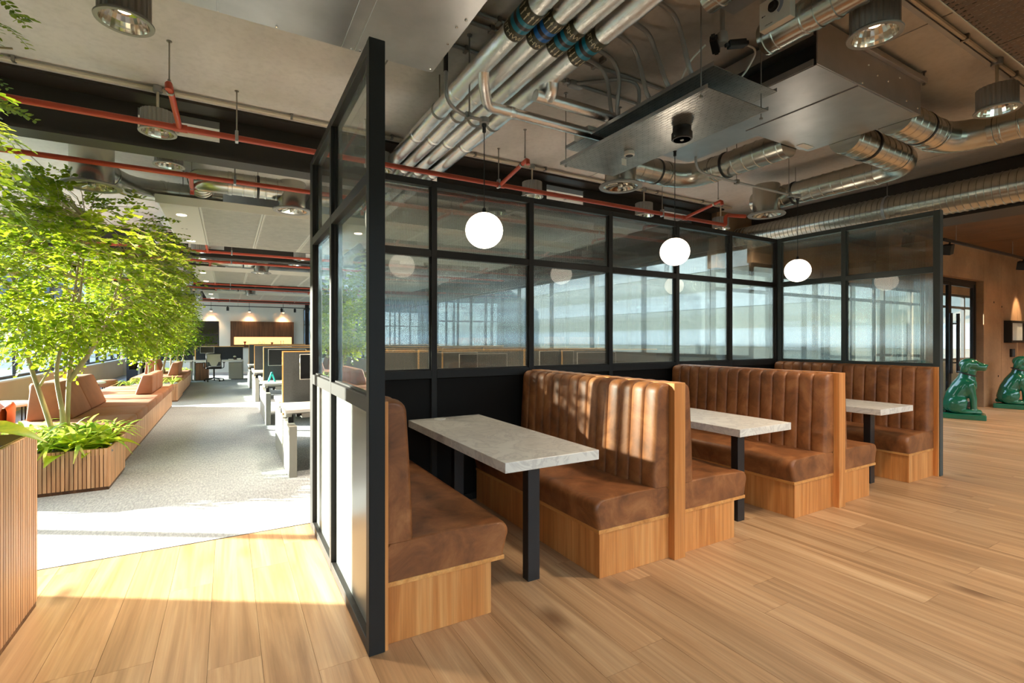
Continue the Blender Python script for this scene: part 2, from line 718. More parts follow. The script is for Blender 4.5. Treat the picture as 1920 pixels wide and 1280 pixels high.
def m_leaf(name, c0, c1, trans=0.45):
    m, t, b = nt(name)
    out = t.nodes['Material Output']
    v = coords(t, (1, 1, 1), 'pos')
    f = noise(t, v, 7, 4, 0.7)
    c = ramp(t, f, [(0.32, c0), (0.66, c1)])
    t.links.new(c, b.inputs['Base Color'])
    b.inputs['Roughness'].default_value = 0.4
    tl = t.nodes.new('ShaderNodeBsdfTranslucent')
    t.links.new(c, tl.inputs['Color'])
    mx = t.nodes.new('ShaderNodeMixShader')
    mx.inputs[0].default_value = trans
    t.links.new(b.outputs[0], mx.inputs[1])
    t.links.new(tl.outputs[0], mx.inputs[2])
    t.links.new(mx.outputs[0], out.inputs['Surface'])
    return m


M['leaf'] = m_leaf('fresh_leaf', srgb(72, 112, 18), srgb(176, 192, 38), 0.5)
M['leaf_dark'] = m_leaf('darker_leaf', srgb(58, 98, 26), srgb(138, 164, 42), 0.5)  # deeper green leaf colour
M['blade'] = m_leaf('strap_leaf', srgb(92, 150, 40), srgb(210, 214, 90), 0.4)
M['broad'] = m_leaf('broad_leaf', srgb(120, 168, 30), srgb(206, 208, 48), 0.4)

# ================================================================ THE BUILDING
XL, XR, YB, YF, ZC = -4.15, 17.0, -5.2, 22.5, 3.4
XE = 6.02
Y_CARPET = 1.84

# floor: oak planks running away from the camera, each its own board
fl = sroot('floor')
sub = MB().box((XL, YB, -0.12), (XR, 3.02, -0.017)).box((XL, 3.02, -0.12), (XE, YF, -0.017))
make('screed', sub, M['soil'], fl)
PW = 0.205
plank_mesh = {}
rest = MB()
x = -1.64
k = 0
n_plank = 0
while x < 16.9:
    y = -1.75 - RND.random() * 1.6
    ymax = Y_CARPET - 0.004 if x < 5.95 else 2.84
    while y < ymax:
        L = RND.choice((1.5, 1.8, 2.1, 2.4))
        y1 = min(y + L, ymax)
        if y1 - y > 0.05:
            if n_plank < 300 and y1 > -1.7:
                key = round(y1 - y, 3)
                mb = MB().box((0.0007, 0.0007, -0.015), (PW - 0.0007, key - 0.0007, RND.choice((0, -0.0004))))
                if key not in plank_mesh:
                    o = make('plank', mb, M['floor'], fl)
                    plank_mesh[key] = o
                else:
                    o = dup(plank_mesh[key], fl)
                o.location = (x, y, 0)
                n_plank += 1
            else:
                rest.box((x + 0.0007, y + 0.0007, -0.015), (x + PW - 0.0007, y1 - 0.0007, 0))
        y = y1
    x += PW
    k += 1
x = XL
while x < -1.65:
    rest.box((x, YB, -0.015), (min(x + PW, -1.641) - 0.0015, Y_CARPET - 0.004, 0))
    x += PW
x = -1.64
while x < 16.9:
    rest.box((x, YB, -0.015), (x + PW - 0.0015, -3.4, 0))
    x += PW
meta(make('planks', rest, M['floor'], fl), kind='stuff')

struct('floor_carpet', MB().box((XL, Y_CARPET, -0.016), (5.93, YF, 0.0)).box((5.93, 2.85, -0.016), (XE, YF, 0.0)), M['carpet'])
struct('trim_1', MB().box((XL, Y_CARPET - 0.004, -0.01), (5.95, Y_CARPET + 0.003, 0.0015)), M['black'])

# ceiling: precast slabs between the beams
ce = sroot('ceiling')
make('slab_gap_cover', MB().box((XL - 0.3, YB - 0.3, ZC + 0.16), (XR + 0.3, 3.04, ZC + 0.3)).box((XL - 0.3, 2.0, ZC + 0.16), (XE + 0.2, YF + 0.3, ZC + 0.3)), M['ceiling'], ce)  # unseen cover added to stop light leaking through the slab gaps
BEAMS = [2.95 + 6.1 * i for i in range(-1, 4)]
ys = [YB] + BEAMS + [YF]
xs = [XL, -2.4, 0.45, 3.30, 6.15, 9.0, 11.85, 14.7, XR]
XB = {1: 1.98}
for i in range(len(ys) - 1):
    for j in range(len(xs) - 1):
        y1 = ys[i + 1]
        if xs[j] > 6:
            if i > 1:
                continue
            y1 = min(y1, 3.02)
        make('concrete_panel', MB().box((xs[j] + 0.006, ys[i] + 0.004, ZC), (xs[j + 1] - 0.006, y1 - 0.004, ZC + 0.15)), M['ceiling'], ce)

# steel beams with openings cut through their webs
for yb in BEAMS:
    be = sroot('beam', (0, yb, 3.0))
    x0, x1 = XL, (XE if yb > 2 else 6.85)
    make('top_flange', MB().box((x0, yb - 0.24, 3.375), (x1, yb + 0.24, 3.398)), M['beam'], be)
    make('bottom_flange', MB().box((x0, yb - 0.11, 2.99), (x1, yb + 0.11, 3.012)), M['beam'], be)
    web = MB().box((x0, yb - 0.012, 3.012), (x1, yb + 0.012, 3.165)).box((x0, yb - 0.012, 3.345), (x1, yb + 0.012, 3.375))
    web = MB()
    xa = x0
    c = -0.9 - 2.056
    while c < x1 - 0.5:
        h0, h1, hw = (3.045, 3.23, 0.38) if abs(c - 1.156) < 0.1 else (3.165, 3.345, 0.295)
        cc = 1.09 if hw > 0.3 else c
        web.box((xa, yb - 0.012, 3.012), (cc - hw, yb + 0.012, 3.375))
        web.box((cc - hw, yb - 0.012, 3.012), (cc + hw, yb + 0.012, h0))
        web.box((cc - hw, yb - 0.012, h1), (cc + hw, yb + 0.012, 3.375))
        xa = cc + hw
        c += 2.056
    web.box((xa, yb - 0.012, 3.012), (x1, yb + 0.012, 3.375))
    make('web', web, M['beam'], be)
eb = sroot('beam', (7.05, 0, 3.0))
make('box_section', MB().box((6.86, YB, 2.86), (7.28, 2.83, 3.39)), M['beam'], eb)
make('bottom_plate', MB().box((6.80, YB, 2.835), (7.34, 2.83, 2.86)), M['beam'], eb)

# left window wall
wl_ = sroot('wall_left')
make('low_wall', MB().box((XL - 0.25, YB, 0), (XL, YF, 0.62)), M['wallbeige'], wl_)
make('head', MB().box((XL - 0.25, YB, 3.12), (XL, YF, 3.56)), M['wallwhite'], wl_)
make('pier', MB().box((XL - 0.25, YB, 0.62), (XL, 3.17, 3.12)), M['wallwhite'], wl_)
struct('trim_2', MB().box((XL - 0.25, 3.17, 0.62), (XL + 0.05, YF, 0.65)), M['desk_white'])


def window_bay(n, a, b, z0, z1, side, rails=()):
    """a glazed bay between a and b; side: function (s, d, z) -> world point, d is depth through the wall"""
    fr = MB()

    def bx(s0, s1, h0, h1, d0=-0.035, d1=0.035):
        p = side(s0, d0, h0)
        q = side(s1, d1, h1)
        fr.box(tuple(min(u, v) for u, v in zip(p, q)), tuple(max(u, v) for u, v in zip(p, q)))
    w = 0.035
    bx(a, a + w, z0, z1)
    bx(b - w, b, z0, z1)
    bx(a + w, b - w, z0, z0 + 0.05)
    bx(a + w, b - w, z1 - 0.05, z1)
    for r in rails:
        bx(a + w, b - w, r - 0.025, r + 0.025, -0.04, 0.04)
    o = struct('window_%d' % n, fr, M['black'])
    pm = MB()
    p = side(a + w, -0.004, z0 + 0.05)
    q = side(b - w, 0.004, z1 - 0.05)
    pm.box(tuple(min(u, v) for u, v in zip(p, q)), tuple(max(u, v) for u, v in zip(p, q)))
    make('pane', pm, M['window'], o)
    return o


WN = 1
y = 3.17
nxt = 4.26
while y < YF - 0.1:
    window_bay(WN, y, min(nxt, YF), 0.65, 3.12, lambda s, d, z: (XL - 0.12 + d, s, z))
    WN += 1
    y = nxt
    nxt += 1.2
portal((XL - 0.3, 12.8, 1.9), (0, -pi / 2, 0), 2.5, 19.4)

# far wall: white, a glazed opening on its left, glazing right of the column
wf = sroot('wall_far')
make('panel', MB().box((-0.87, YF, 0), (2.5, YF + 0.2, ZC + 0.15)), M['wallwhite'], wf)
make('panel', MB().box((XL, YF, 2.2), (-0.87, YF + 0.2, ZC + 0.15)), M['wallwhite'], wf)
make('panel', MB().box((XL, YF, 0), (-0.87, YF + 0.2, 0.7)), M['wallwhite'], wf)
make('panel', MB().box((2.5, YF, 0), (XE, YF + 0.2, 0.95)), M['felt'], wf)
make('panel', MB().box((2.5, YF, 2.85), (XE, YF + 0.2, ZC + 0.15)), M['wallwhite'], wf)
make('column', MB().box((2.56, YF - 0.12, 0), (2.72, YF - 0.001, ZC)), M['black'], wf)
for i in range(3):
    window_bay(WN, -4.15 + 1.093 * i, -4.15 + 1.093 * (i + 1), 0.7, 2.2, lambda s, d, z: (s, YF + 0.08 + d, z), (1.62,))
    WN += 1
i = 0
while 2.5 + 1.45 * i < XE - 0.2:
    window_bay(WN, 2.5 + 1.45 * i, min(2.5 + 1.45 * (i + 1), XE), 0.95, 2.85, lambda s, d, z: (s, YF + 0.1 + d, z), (2.1,))
    WN += 1
    i += 1
portal((4.25, YF + 0.35, 1.9), (-pi / 2, 0, 0), 3.5, 1.9)
# the darker room behind the far glazed opening
rm = sroot('wall_room_behind', (-2.5, 24, 0))
make('shell', MB().box((XL, 25.2, 0), (-0.8, 25.3, 2.9)).box((-0.85, YF + 0.2, 0), (-0.75, 25.2, 2.9)).box((XL, YF + 0.2, 2.9), (-0.75, 25.3, 3.0)).box((XL - 0.1, YF + 0.2, 0), (XL, 25.2, 2.9)).box((XL, YF + 0.2, -0.1), (-0.75, 25.2, 0)), plain('dusky_room', srgb(150, 128, 122), 0.8), rm)

# east glazing of the office, beyond the booths, and the room behind the lobby door
we = sroot('wall_east')
make('sill', MB().box((XE, 2.99, 0), (XE + 0.2, YF, 1.12)), M['felt'], we)
make('head', MB().box((XE, 2.99, 2.80), (XE + 0.2, YF, ZC + 0.15)), M['beam'], we)
i = 0
while 2.99 + 1.5 * i < YF - 0.3:
    window_bay(WN, 2.99 + 1.5 * i, min(2.99 + 1.5 * (i + 1), YF), 1.12, 2.80, lambda s, d, z: (XE + 0.1 + d, s, z))
    WN += 1
    i += 1
portal((XE + 0.35, 12.2, 1.96), (0, pi / 2, 0), 1.7, 20.4)
wv = sroot('wall_vestibule')
make('end_wall', MB().box((XR, YB, 0), (XR + 0.2, 3.02, ZC + 0.15)), M['conc_wall'], wv)
make('low_ceiling', MB().box((10.87, 1.99, 2.70), (XR, 2.83, 2.75)), plain('dark_room_ceiling', srgb(60, 50, 42), 0.8), wv)
window_bay(WN, 1.99, 2.83, 0.05, 2.70, lambda s, d, z: (10.80 + d, s, z), (1.1,))
WN += 1
wk = sroot('wall_back')
make('sill', MB().box((XL, YB - 0.2, 0), (XR, YB, 1.10)), M['wallwhite'], wk)
make('head', MB().box((XL, YB - 0.2, 3.1), (XR, YB, ZC + 0.15)), M['wallwhite'], wk)
for i in range(10):
    a = XL + 2.115 * i
    window_bay(WN, a, a + 2.115, 1.10, 3.1, lambda s, d, z: (s, YB - 0.1 + d, z))
    WN += 1
portal((6.4, YB - 0.35, 2.1), (pi / 2, 0, 0), 21.0, 2.0)

# right wall: board-marked concrete with a glazed door, and a glazed screen nearer the booths
wr_ = sroot('wall_right')
YW = 1.80
YG = 2.84
DX0, DX1, DZ = 11.0, 13.05, 2.62
make('concrete_band', MB().box((XE, YG, 2.52), (17.0, YG + 0.18, ZC)).box((10.85, YW, DZ), (DX1, YW + 0.18, ZC)), M['conc_wall'], wr_)
bx = DX1
while bx < XR:
    b1 = min(bx + 0.98, XR)
    make('concrete_bay', MB().box((bx + 0.004, YW, 0), (b1 - 0.004, YW + 0.18, ZC)), M['conc_wall'], wr_)
    bx = b1
make('concrete_jamb', MB().box((10.85, YW, 0), (DX0, YW + 0.18, DZ)), M['conc_wall'], wr_)
make('dado', MB().box((XE, YG, 0), (17.0, YG + 0.14, 0.90)), M['desk_grey'], wr_)
ties = MB()
for (tx, tz) in ((14.05, 2.12), (14.6, 0.62), (15.1, 0.62), (13.85, 0.62), (13.6, 2.2)):
    ties.lathe([(0.022, -0.004), (0.022, 0.0)], (tx, YW - 0.0005, tz), 10, 1)
meta(make('tie_holes', ties, M['panel_black'], wr_), kind='stuff')
for (a, b) in ((XE, 7.45), (7.45, 8.87), (8.87, 10.2), (10.2, 11.4), (11.4, 12.6), (12.6, 14.0), (14.0, 15.5), (15.5, 17.0)):
    window_bay(WN, a, b, 0.90, 2.52, lambda s, d, z: (s, YG + 0.08 + d, z), (2.2,))
    WN += 1

# double door in black steel
dr = sroot('door_1', (11.8, YW + 0.15, 0))
yd = YW + 0.12
make('frame', MB().box((DX0, yd, 0), (DX0 + 0.07, yd + 0.08, DZ)).box((DX1 - 0.07, yd, 0), (DX1, yd + 0.08, DZ)).box((DX0 + 0.07, yd, DZ - 0.07), (DX1 - 0.07, yd + 0.08, DZ)), M['black'], dr)
mid = 11.79
for (a, b, hs) in ((DX0 + 0.075, mid - 0.004, 1), (mid + 0.004, DX1 - 0.075, -1)):
    lf = make('door_leaf', MB().box((a, yd + 0.01, 0.01), (a + 0.06, yd + 0.06, DZ - 0.075)).box((b - 0.06, yd + 0.01, 0.01), (b, yd + 0.06, DZ - 0.075)).box((a + 0.06, yd + 0.01, 0.01), (b - 0.06, yd + 0.06, 0.12)).box((a + 0.06, yd + 0.01, DZ - 0.14), (b - 0.06, yd + 0.06, DZ - 0.075)), M['black'], dr)
    make('pane', MB().box((a + 0.06, yd + 0.032, 0.12), (b - 0.06, yd + 0.040, DZ - 0.14)), M['door_glass'], lf)
    hx = b - 0.16 if hs > 0 else a + 0.16
    make('pull_handle', MB().tube([(hx, yd - 0.06, 0.75), (hx, yd - 0.06, 1.92)], 0.03, 10).tube([(hx, yd - 0.06, 1.72), (hx + 0.13 * hs, yd + 0.0, 1.72)], 0.014, 8).tube([(hx, yd - 0.06, 0.95), (hx + 0.13 * hs, yd + 0.0, 0.95)], 0.014, 8), M['black'], lf, smooth=True, angle=40)
# timber soffit over the lobby on the right
sf = sroot('ceiling_soffit', (12, -3, 3.3))
bx = 7.36
while bx < XR:
    b1 = min(bx + 1.2, XR)
    make('soffit_panel', MB().box((bx + 0.004, YB, 3.28), (b1 - 0.004, YW - 0.01 if bx > 10.8 else 2.83, 3.31)), M['ply'], sf)
    bx = b1

# ---------------------------------------------------------------- outdoors
struct('ground_outside', MB().poly([(-120, -120, -0.45), (160, -120, -0.45), (160, 160, -0.45), (-120, 160, -0.45)]), M['green_out'])
struct('terrace_outside', MB().box((-26, -12, -0.44), (XL - 0.3, 42, -0.40)), M['paving_out'])


def outbuilding(x0, y0, x1, y1, h, label):
    b = thing('distant_building', ((x0 + x1) / 2, (y0 + y1) / 2, -0.44), label, 'building')
    make('block', MB().box((x0, y0, -0.44), (x1, y1, h)), M['facade_out'], b)
    make('roof', MB().box((x0 - 0.2, y0 - 0.2, h), (x1 + 0.2, y1 + 0.2, h + 0.25)), M['desk_grey'], b)
    xf = x1 if x1 < 0 else x0
    yy = y0 + 0.8
    while yy < y1 - 1.6:
        for z in (0.4, 2.8):
            if z + 1.5 < h:
                w = make('window', MB().box((xf - 0.06, yy, z), (xf + 0.06, yy + 1.3, z + 1.5)), M['glass_out'], b)
        yy += 2.6


outbuilding(-34, 16, -27, 46, 4.6, 'low pale building outside beyond the window wall on the left')
outbuilding(-40, 60, -20, 66, 5.0, 'long pale building in the distance outside, past the low one')
b = thing('distant_building', (-17, 46, -0.44), 'tall pale building outside at the far end of the left window wall', 'building')
make('block', MB().box((-30, 42, -0.44), (-6, 52, 13)), M['facade_out'], b)
for k in range(4):
    for j in range(9):
        make('window', MB().box((-29 + 2.55 * j, 41.93, 1.0 + 3.1 * k), (-27.4 + 2.55 * j, 42.02, 2.6 + 3.1 * k)), M['glass_out'], b)
b = thing('distant_building', (4, -40, -0.44), 'grey building added behind the viewpoint to keep bright sky out of glass reflections', 'building')  # added block that hides the bright sky from the glass reflections
make('block', MB().box((-60, -46, -0.44), (80, -36, 8.6)), M['facade_blue'], b)
for k in range(3):
    make('window_band', MB().box((-59, -36.02, 0.9 + 2.7 * k), (79, -35.93, 2.2 + 2.7 * k)), M['glass_out'], b)
b = thing('distant_building', (36, 20, -0.44), 'large blue grey banded building outside beyond the glazing behind the booths', 'building')
make('block', MB().box((34, -30, -0.44), (44, 70, 16)), M['facade_blue'], b)
for k in range(5):
    make('window_band', MB().box((33.9, -29.5, 0.9 + 3.1 * k), (34.05, 69.5, 2.3 + 3.1 * k)), M['glass_out'], b)
b = thing('distant_building', (20, 74, -0.44), 'grey building outside beyond the far end of the office', 'building')
make('block', MB().box((4, 70, -0.44), (34, 80, 14)), M['facade_blue'], b)
for k in range(4):
    make('window_band', MB().box((4.5, 69.9, 0.9 + 3.1 * k), (33.5, 70.05, 2.3 + 3.1 * k)), M['glass_out'], b)

# ================================================================ GLAZED PARTITIONS
Z1a, Z1b, Z2a, Z2b, Z3a, Z3b = 1.075, 1.145, 2.10, 2.155, 2.69, 2.74
YP = 1.735


def reeded_pane(name, parent, s0, s1, z0, z1, place, ribs_sign):
    """flat on one side, half-round ribs 12 mm apart on the other"""
    mb = MB()
    n = max(4, int(round((s1 - s0) / 0.012)))
    p = (s1 - s0) / n
    prof = []
    for i in range(n):
        for t, h in ((0.0, 0.0), (0.22, 0.62), (0.5, 1.0), (0.78, 0.62)):
            prof.append((s0 + (i + t) * p, h))
    prof.append((s1, 0.0))
    base = len(mb.v)
    for (s, h) in prof:
        d = ribs_sign * (0.0025 + 0.0022 * h)
        mb.v.append(place(s, d, z0))
        mb.v.append(place(s, d, z1))
    for i in range(len(prof) - 1):
        mb.f.append((base + 2 * i, base + 2 * i + 2, base + 2 * i + 3, base + 2 * i + 1))
    d = -ribs_sign * 0.0025
    b = len(mb.v)
    mb.v += [place(s0, d, z0), place(s1, d, z0), place(s1, d, z1), place(s0, d, z1)]
    mb.f.append((b, b + 3, b + 2, b + 1))
    mb.f.append((b, base, base + 1, b + 3))
    mb.f.append((b + 1, b + 2, base + 2 * len(prof) - 1, base + 2 * len(prof) - 2))
    mb.f.append(tuple([b + 3] + [base + 2 * i + 1 for i in range(len(prof))] + [b + 2]))
    mb.f.append(tuple([b + 1] + [base + 2 * i for i in range(len(prof) - 1, -1, -1)] + [b]))
    o = make(name, mb, M['reeded'], parent)
    me = o.data
    import bmesh
    bm = bmesh.new()
    bm.from_mesh(me)
    bmesh.ops.recalc_face_normals(bm, faces=bm.faces)
    bm.to_mesh(me)
    bm.free()
    for pl in me.polygons:
        pl.use_smooth = abs(pl.normal.z) < 0.5 and len(pl.vertices) == 4
    me.set_sharp_from_angle(angle=radians(50))
    return o


def partition(label, loc, posts, s_end, place, half, frame_m, panel_m, rib_sign, panel_open=()):
    t = thing('glazed_partition', loc, label, 'partition')

    def bar(name, s0, s1, z0, z1, d0=-half, d1=half, m=frame_m, bev=0.002):
        p = place(s0, d0, z0)
        q = place(s1, d1, z1)
        return make(name, MB().box(tuple(min(u, v) for u, v in zip(p, q)), tuple(max(u, v) for u, v in zip(p, q))), m, t, bevel=bev, seg=1)
    for (a, b) in posts:
        bar('post', a, b, 0, Z3b)
    for i in range(len(posts) - 1):
        a, b = posts[i][1], posts[i + 1][0]
        for (za, zb) in ((0, 0.055), (Z1a, Z1b), (Z2a, Z2b), (Z3a, Z3b)):
            bar('rail', a, b, za, zb, -half + 0.001, half - 0.001)
        for (za, zb) in ((Z1b, Z2a), (Z2b, Z3a)):
            reeded_pane('glass_pane', t, a + 0.001, b - 0.001, za + 0.001, zb - 0.001, place, rib_sign)
            bar('glazing_bead', a, a + 0.010, za, zb, -0.014, 0.014)
            bar('glazing_bead', b - 0.010, b, za, zb, -0.014, 0.014)
            bar('glazing_bead', a + 0.010, b - 0.010, za, za + 0.010, -0.014, 0.014)
        bar('lower_panel', a + 0.001, b - 0.001, 0.055, Z1a, -0.006, 0.006, panel_m, 0)
    return t


partition('tall black framed glazed end screen nearest the camera beside the sunlit aisle', (0.036, 0.85, 0),
          [(0.0, 0.052), (0.93, 0.98), (1.685, 1.735)], 1.735, lambda s, d, z: (0.036 + d, s, z), 0.036, M['black'], M['panel_out'], 1)
px = [0.075, 0.945, 1.915, 2.89, 3.885, 4.825, 5.80]
partition('long black framed reeded glass screen along the back of the booths', (2.9, YP + 0.035, 0),
          [(0.0, 0.072)] + [(c, c + 0.05) for c in px[1:6]] + [(5.775, 5.866)], 5.8, lambda s, d, z: (s, YP + 0.036 + d, z), 0.036, M['black'], M['panel_black'], 1)
partition('glazed end screen with black frame coloured for window reflections behind the furthest booth bench', (5.83, 0.85, 0),
          [(0.0, 0.058), (0.895, 0.945), (1.685, 1.733)], 1.735, lambda s, d, z: (5.83 + d, s, z), 0.036, M['frame_sheen'], M['panel_black'], 1)

# ================================================================ BOOTH BENCHES
Y0, Y1 = 0.045, 1.70
NCH = 14


def rounded_seat(parent, xa, xb, front, rz):
    """seat cushion; xa back, xb front edge, rounded front and ends"""
    z0, z1 = 0.286, 0.462
    d = 1 if xb > xa else -1
    w = abs(xb - xa)
    prof = [(0, z0), (0, z1 - 0.018), (0.02, z1)]
    prof += [(w * 0.45, z1 + 0.004), (w - 0.10, z1 - 0.002)]
    for k in range(7):
        a = radians(90 - k * 20)
        prof.append((w - 0.062 + 0.062 * cos(a), z1 - 0.062 + 0.060 * sin(a)))
    prof.append((w - 0.012, z0 + 0.07))
    prof.append((w - 0.030, z0))
    cx = w * 0.5
    cz = (z0 + z1) / 2
    rows = []
    ysn = [(Y0 - 0.0, 0.93), (Y0 + 0.004, 0.965), (Y0 + 0.014, 0.99), (Y0 + 0.03, 1.0)]
    yy = [Y0 + 0.03 + (Y1 - Y0 - 0.06) * i / 12 for i in range(1, 12)]
    seq = ysn + [(q, 1.0) for q in yy] + [(Y1 - (q - Y0), s) for q, s in reversed(ysn)]
    for (q, s) in seq:
        rows.append([(xa + d * (cx + (px_ - cx) * (s if px_ > cx else 1)), q, cz + (pz - cz) * (s if pz > cz else 1) + (0.004 * sin(q * 9 + px_ * 5) if pz > z1 - 0.01 else 0)) for (px_, pz) in prof])
    mb = MB().grid(rows, True)
    n = len(prof)
    mb.f.append(tuple(range(n)))
    mb.f.append(tuple(len(mb.v) - 1 - i for i in range(n)))
    if d < 0:
        mb.f = [tuple(reversed(f)) for f in mb.f]
    mb.f = [tuple(reversed(f)) for f in mb.f]
    return make('seat_cushion', mb, M['leather'], parent, smooth=True, angle=50)


def back_pad(parent, xb, d):
    """upright back cushion stitched into fourteen vertical channels"""
    zb, zt = 0.462, 1.115
    prof = [(0.128, zb), (0.127, zb + 0.05), (0.121, zb + 0.20), (0.112, zb + 0.36), (0.103, zb + 0.50), (0.097, zt - 0.055)]
    for k in range(1, 7):
        a = radians(k * 15)
        prof.append((0.040 + 0.056 * cos(a), zt - 0.055 + 0.055 * sin(a)))
    prof.append((0.002, zt + 0.001))
    nrm = []
    for i in range(len(prof)):
        a = prof[max(i - 1, 0)]
        b = prof[min(i + 1, len(prof) - 1)]
        t = Vector((b[0] - a[0], b[1] - a[1])).normalized()
        nrm.append((t.y, -t.x))
    rows = []
    cw = (Y1 - Y0 - 0.006) / NCH
    smp = ((0.0, -1.7), (0.05, -0.3), (0.16, 0.45), (0.34, 0.85), (0.5, 1.0), (0.66, 0.85), (0.84, 0.45), (0.95, -0.3))
    seq = [(Y0 - 0.001, None, 0.75), (Y0, None, 0.86), (Y0 + 0.003, None, 0.94)]
    for c in range(NCH):
        for (t, h) in smp:
            if c == 0 and t < 0.1:
                continue
            seq.append((Y0 + 0.003 + (c + t) * cw, h, 1.0))
    seq += [(Y1 - 0.003, None, 0.94), (Y1, None, 0.8)]
    for (q, h, s) in seq:
        r = []
        for (p, z), (nx, nz) in zip(prof, nrm):
            hh = 0 if h is None else h * 0.0075
            r.append((xb + d * (p * s + nx * hh), q, z + nz * hh * (1 if z > zb + 0.02 else 0) - (0.0 if s > 0.99 else (1 - s) * 0.05 * (z > zt - 0.06))))
        rows.append([(xb, q, zb)] + r)
    mb = MB().grid(rows)
    n = len(rows[0])
    mb.f.append(tuple(range(n)))
    mb.f.append(tuple(len(mb.v) - 1 - i for i in range(n)))
    if d > 0:
        mb.f = [tuple(reversed(f)) for f in mb.f]
    o = make('back_cushion', mb, M['leather'], parent, smooth=True, angle=60)
    return o


def side(t, xb, d, base_x, board_x):
    lo, hi = sorted((xb, base_x))
    make('bench_base', MB().box((lo, Y0 + 0.004, 0), (hi, Y1, 0.262)), M['veneer'], t, bevel=0.0015, seg=1)
    lo, hi = sorted((xb, board_x))
    make('seat_board', MB().box((lo, Y0, 0.262), (hi, Y1, 0.284)), M['veneer_y'], t, bevel=0.0015, seg=1)
    rounded_seat(t, xb + d * 0.003, board_x + d * 0.030, 0, 0)
    back_pad(t, xb + d * 0.002, d)


b1 = thing('booth_bench', (0.36, 0.85, 0), 'single brown leather booth bench against the nearest end screen', 'bench', 'leather booth benches')
make('back_panel', MB().box((0.0735, 0.008, 0), (0.088, Y1, 1.122)), M['veneer'], b1)
side(b1, 0.088, 1, 0.632, 0.708)
b2 = thing('booth_bench', (1.96, 0.85, 0), 'back to back leather booth bench with sunlit channelled back behind the nearest table', 'bench', 'leather booth benches')
make('divider', MB().box((1.918, 0.0, 0), (2.018, Y1, 1.124)), M['veneer'], b2, bevel=0.002, seg=1)
side(b2, 1.918, -1, 1.347, 1.340)
side(b2, 2.018, 1, 2.575, 2.692)
b3 = thing('booth_bench', (3.92, 0.85, 0), 'back to back leather booth bench in shade between the second and third tables', 'bench', 'leather booth benches')
make('divider', MB().box((3.868, 0.0, 0), (3.962, Y1, 1.124)), M['veneer'], b3, bevel=0.002, seg=1)
side(b3, 3.868, -1, 3.312, 3.300)
side(b3, 3.962, 1, 4.466, 4.575)
b4 = thing('booth_bench', (5.5, 0.85, 0), 'furthest leather booth bench against the far end screen', 'bench', 'leather booth benches')
make('back_panel', MB().box((5.768, 0.008, 0), (5.792, Y1, 1.122)), M['veneer'], b4)
side(b4, 5.768, -1, 5.238, 5.226)

# ================================================================ BOOTH TABLES


def booth_table(x0, x1, label):
    c = (x0 + x1) / 2
    t = thing('booth_table', (c, 0.8, 0), label, 'table', 'marble topped booth tables')
    make('table_top', MB().box((x0, 0.02, 0.710), (x1, 1.60, 0.765)), M['marble'], t, bevel=0.002, seg=1)
    for ya in (0.225, 1.30):
        make('table_leg', MB().box((c - 0.045, ya, 0.0), (c + 0.035, ya + 0.062, 0.71)), M['legblack'], t, bevel=0.002, seg=1)
    make('cable_grommet', MB().lathe([(0.045, 0.0), (0.045, 0.004), (0.038, 0.006), (0.0, 0.006)], (x0 + 0.235, 1.52, 0.765), 24), M['white'], t, smooth=True, angle=40)
    return t


booth_table(0.70, 1.32, 'pale marble booth table nearest the camera, catching the sun')
booth_table(2.60, 3.217, 'pale marble booth table in the middle booth')
booth_table(4.61, 5.247, 'pale marble booth table in the furthest booth')

# ================================================================ PENDANTS over the tables


def pendant(x, y, z, zg, label):
    t = thing('pendant_lamp', (x, y, zg), label, 'lamp', 'opal globe pendants over the booths')
    prof = []
    r, h = 0.129, 0.122
    for k in range(15):
        a = radians(-90 + k * 11.3)
        prof.append((max(r * cos(a), 0.0), h * sin(a)))
    prof.append((0.045, h * 0.945))
    o = make('opal_globe', MB().lathe(prof, (x, y, z), 36), M['globe'], t, smooth=True)
    make('globe_cap', MB().lathe([(0.047, h * 0.93), (0.046, h * 0.97), (0.014, h * 0.99), (0.012, h + 0.03), (0.006, h + 0.035)], (x, y, z), 20), M['black'], t, smooth=True, angle=40)
    make('cord', MB().tube([(x, y, z + h + 0.03), (x, y, zg - 0.05)], 0.0035, 6), M['rubber'], t)
    make('cable_gland', MB().lathe([(0.008, -0.06), (0.013, -0.055), (0.013, -0.02), (0.018, -0.015), (0.018, 0.0)], (x, y, zg), 12), M['rubber'], t, smooth=True, angle=40)
    make('junction_box', MB().lathe([(0.022, 0.0), (0.034, 0.004), (0.034, 0.035), (0.030, 0.042), (0.0, 0.042)], (x, y, zg), 16), M['conduit'], t, smooth=True, angle=40)
    return t


pendant(0.99, 0.84, 2.152, 2.885, 'lit white globe pendant over the nearest table')
pendant(2.925, 0.90, 2.187, 3.10, 'lit white globe pendant over the middle table')
pendant(4.84, 0.91, 2.155, 2.94, 'lit white globe pendant over the furthest table')

# ================================================================ CEILING SERVICES


def ribbed(mb, p0, p1, r, pitch=0.11, h=0.003, n=20, cap=True):
    p0, p1 = Vector(p0), Vector(p1)
    L = (p1 - p0).length
    d = (p1 - p0) / L
    pts, rs = [p0], [r]
    s = pitch * 0.5
    while s < L - 0.012:
        for o, q in ((-0.008, r), (-0.004, r + h), (0.004, r + h), (0.008, r)):
            pts.append(p0 + d * (s + o))
            rs.append(q)
        s += pitch
    pts.append(p1)
    rs.append(r)
    mb.tube(pts, rs, n, cap)


def rod(name, x, y, z0, z1, parent, r=0.005):
    m = MB().tube([(x, y, z0), (x, y, z1)], r, 6).lathe([(0.016, -0.006), (0.016, 0.0)], (x, y, z1), 8).lathe([(0.010, 0.0), (0.010, 0.012)], (x, y, z0), 6)
    return make(name, m, M['rod'], parent)


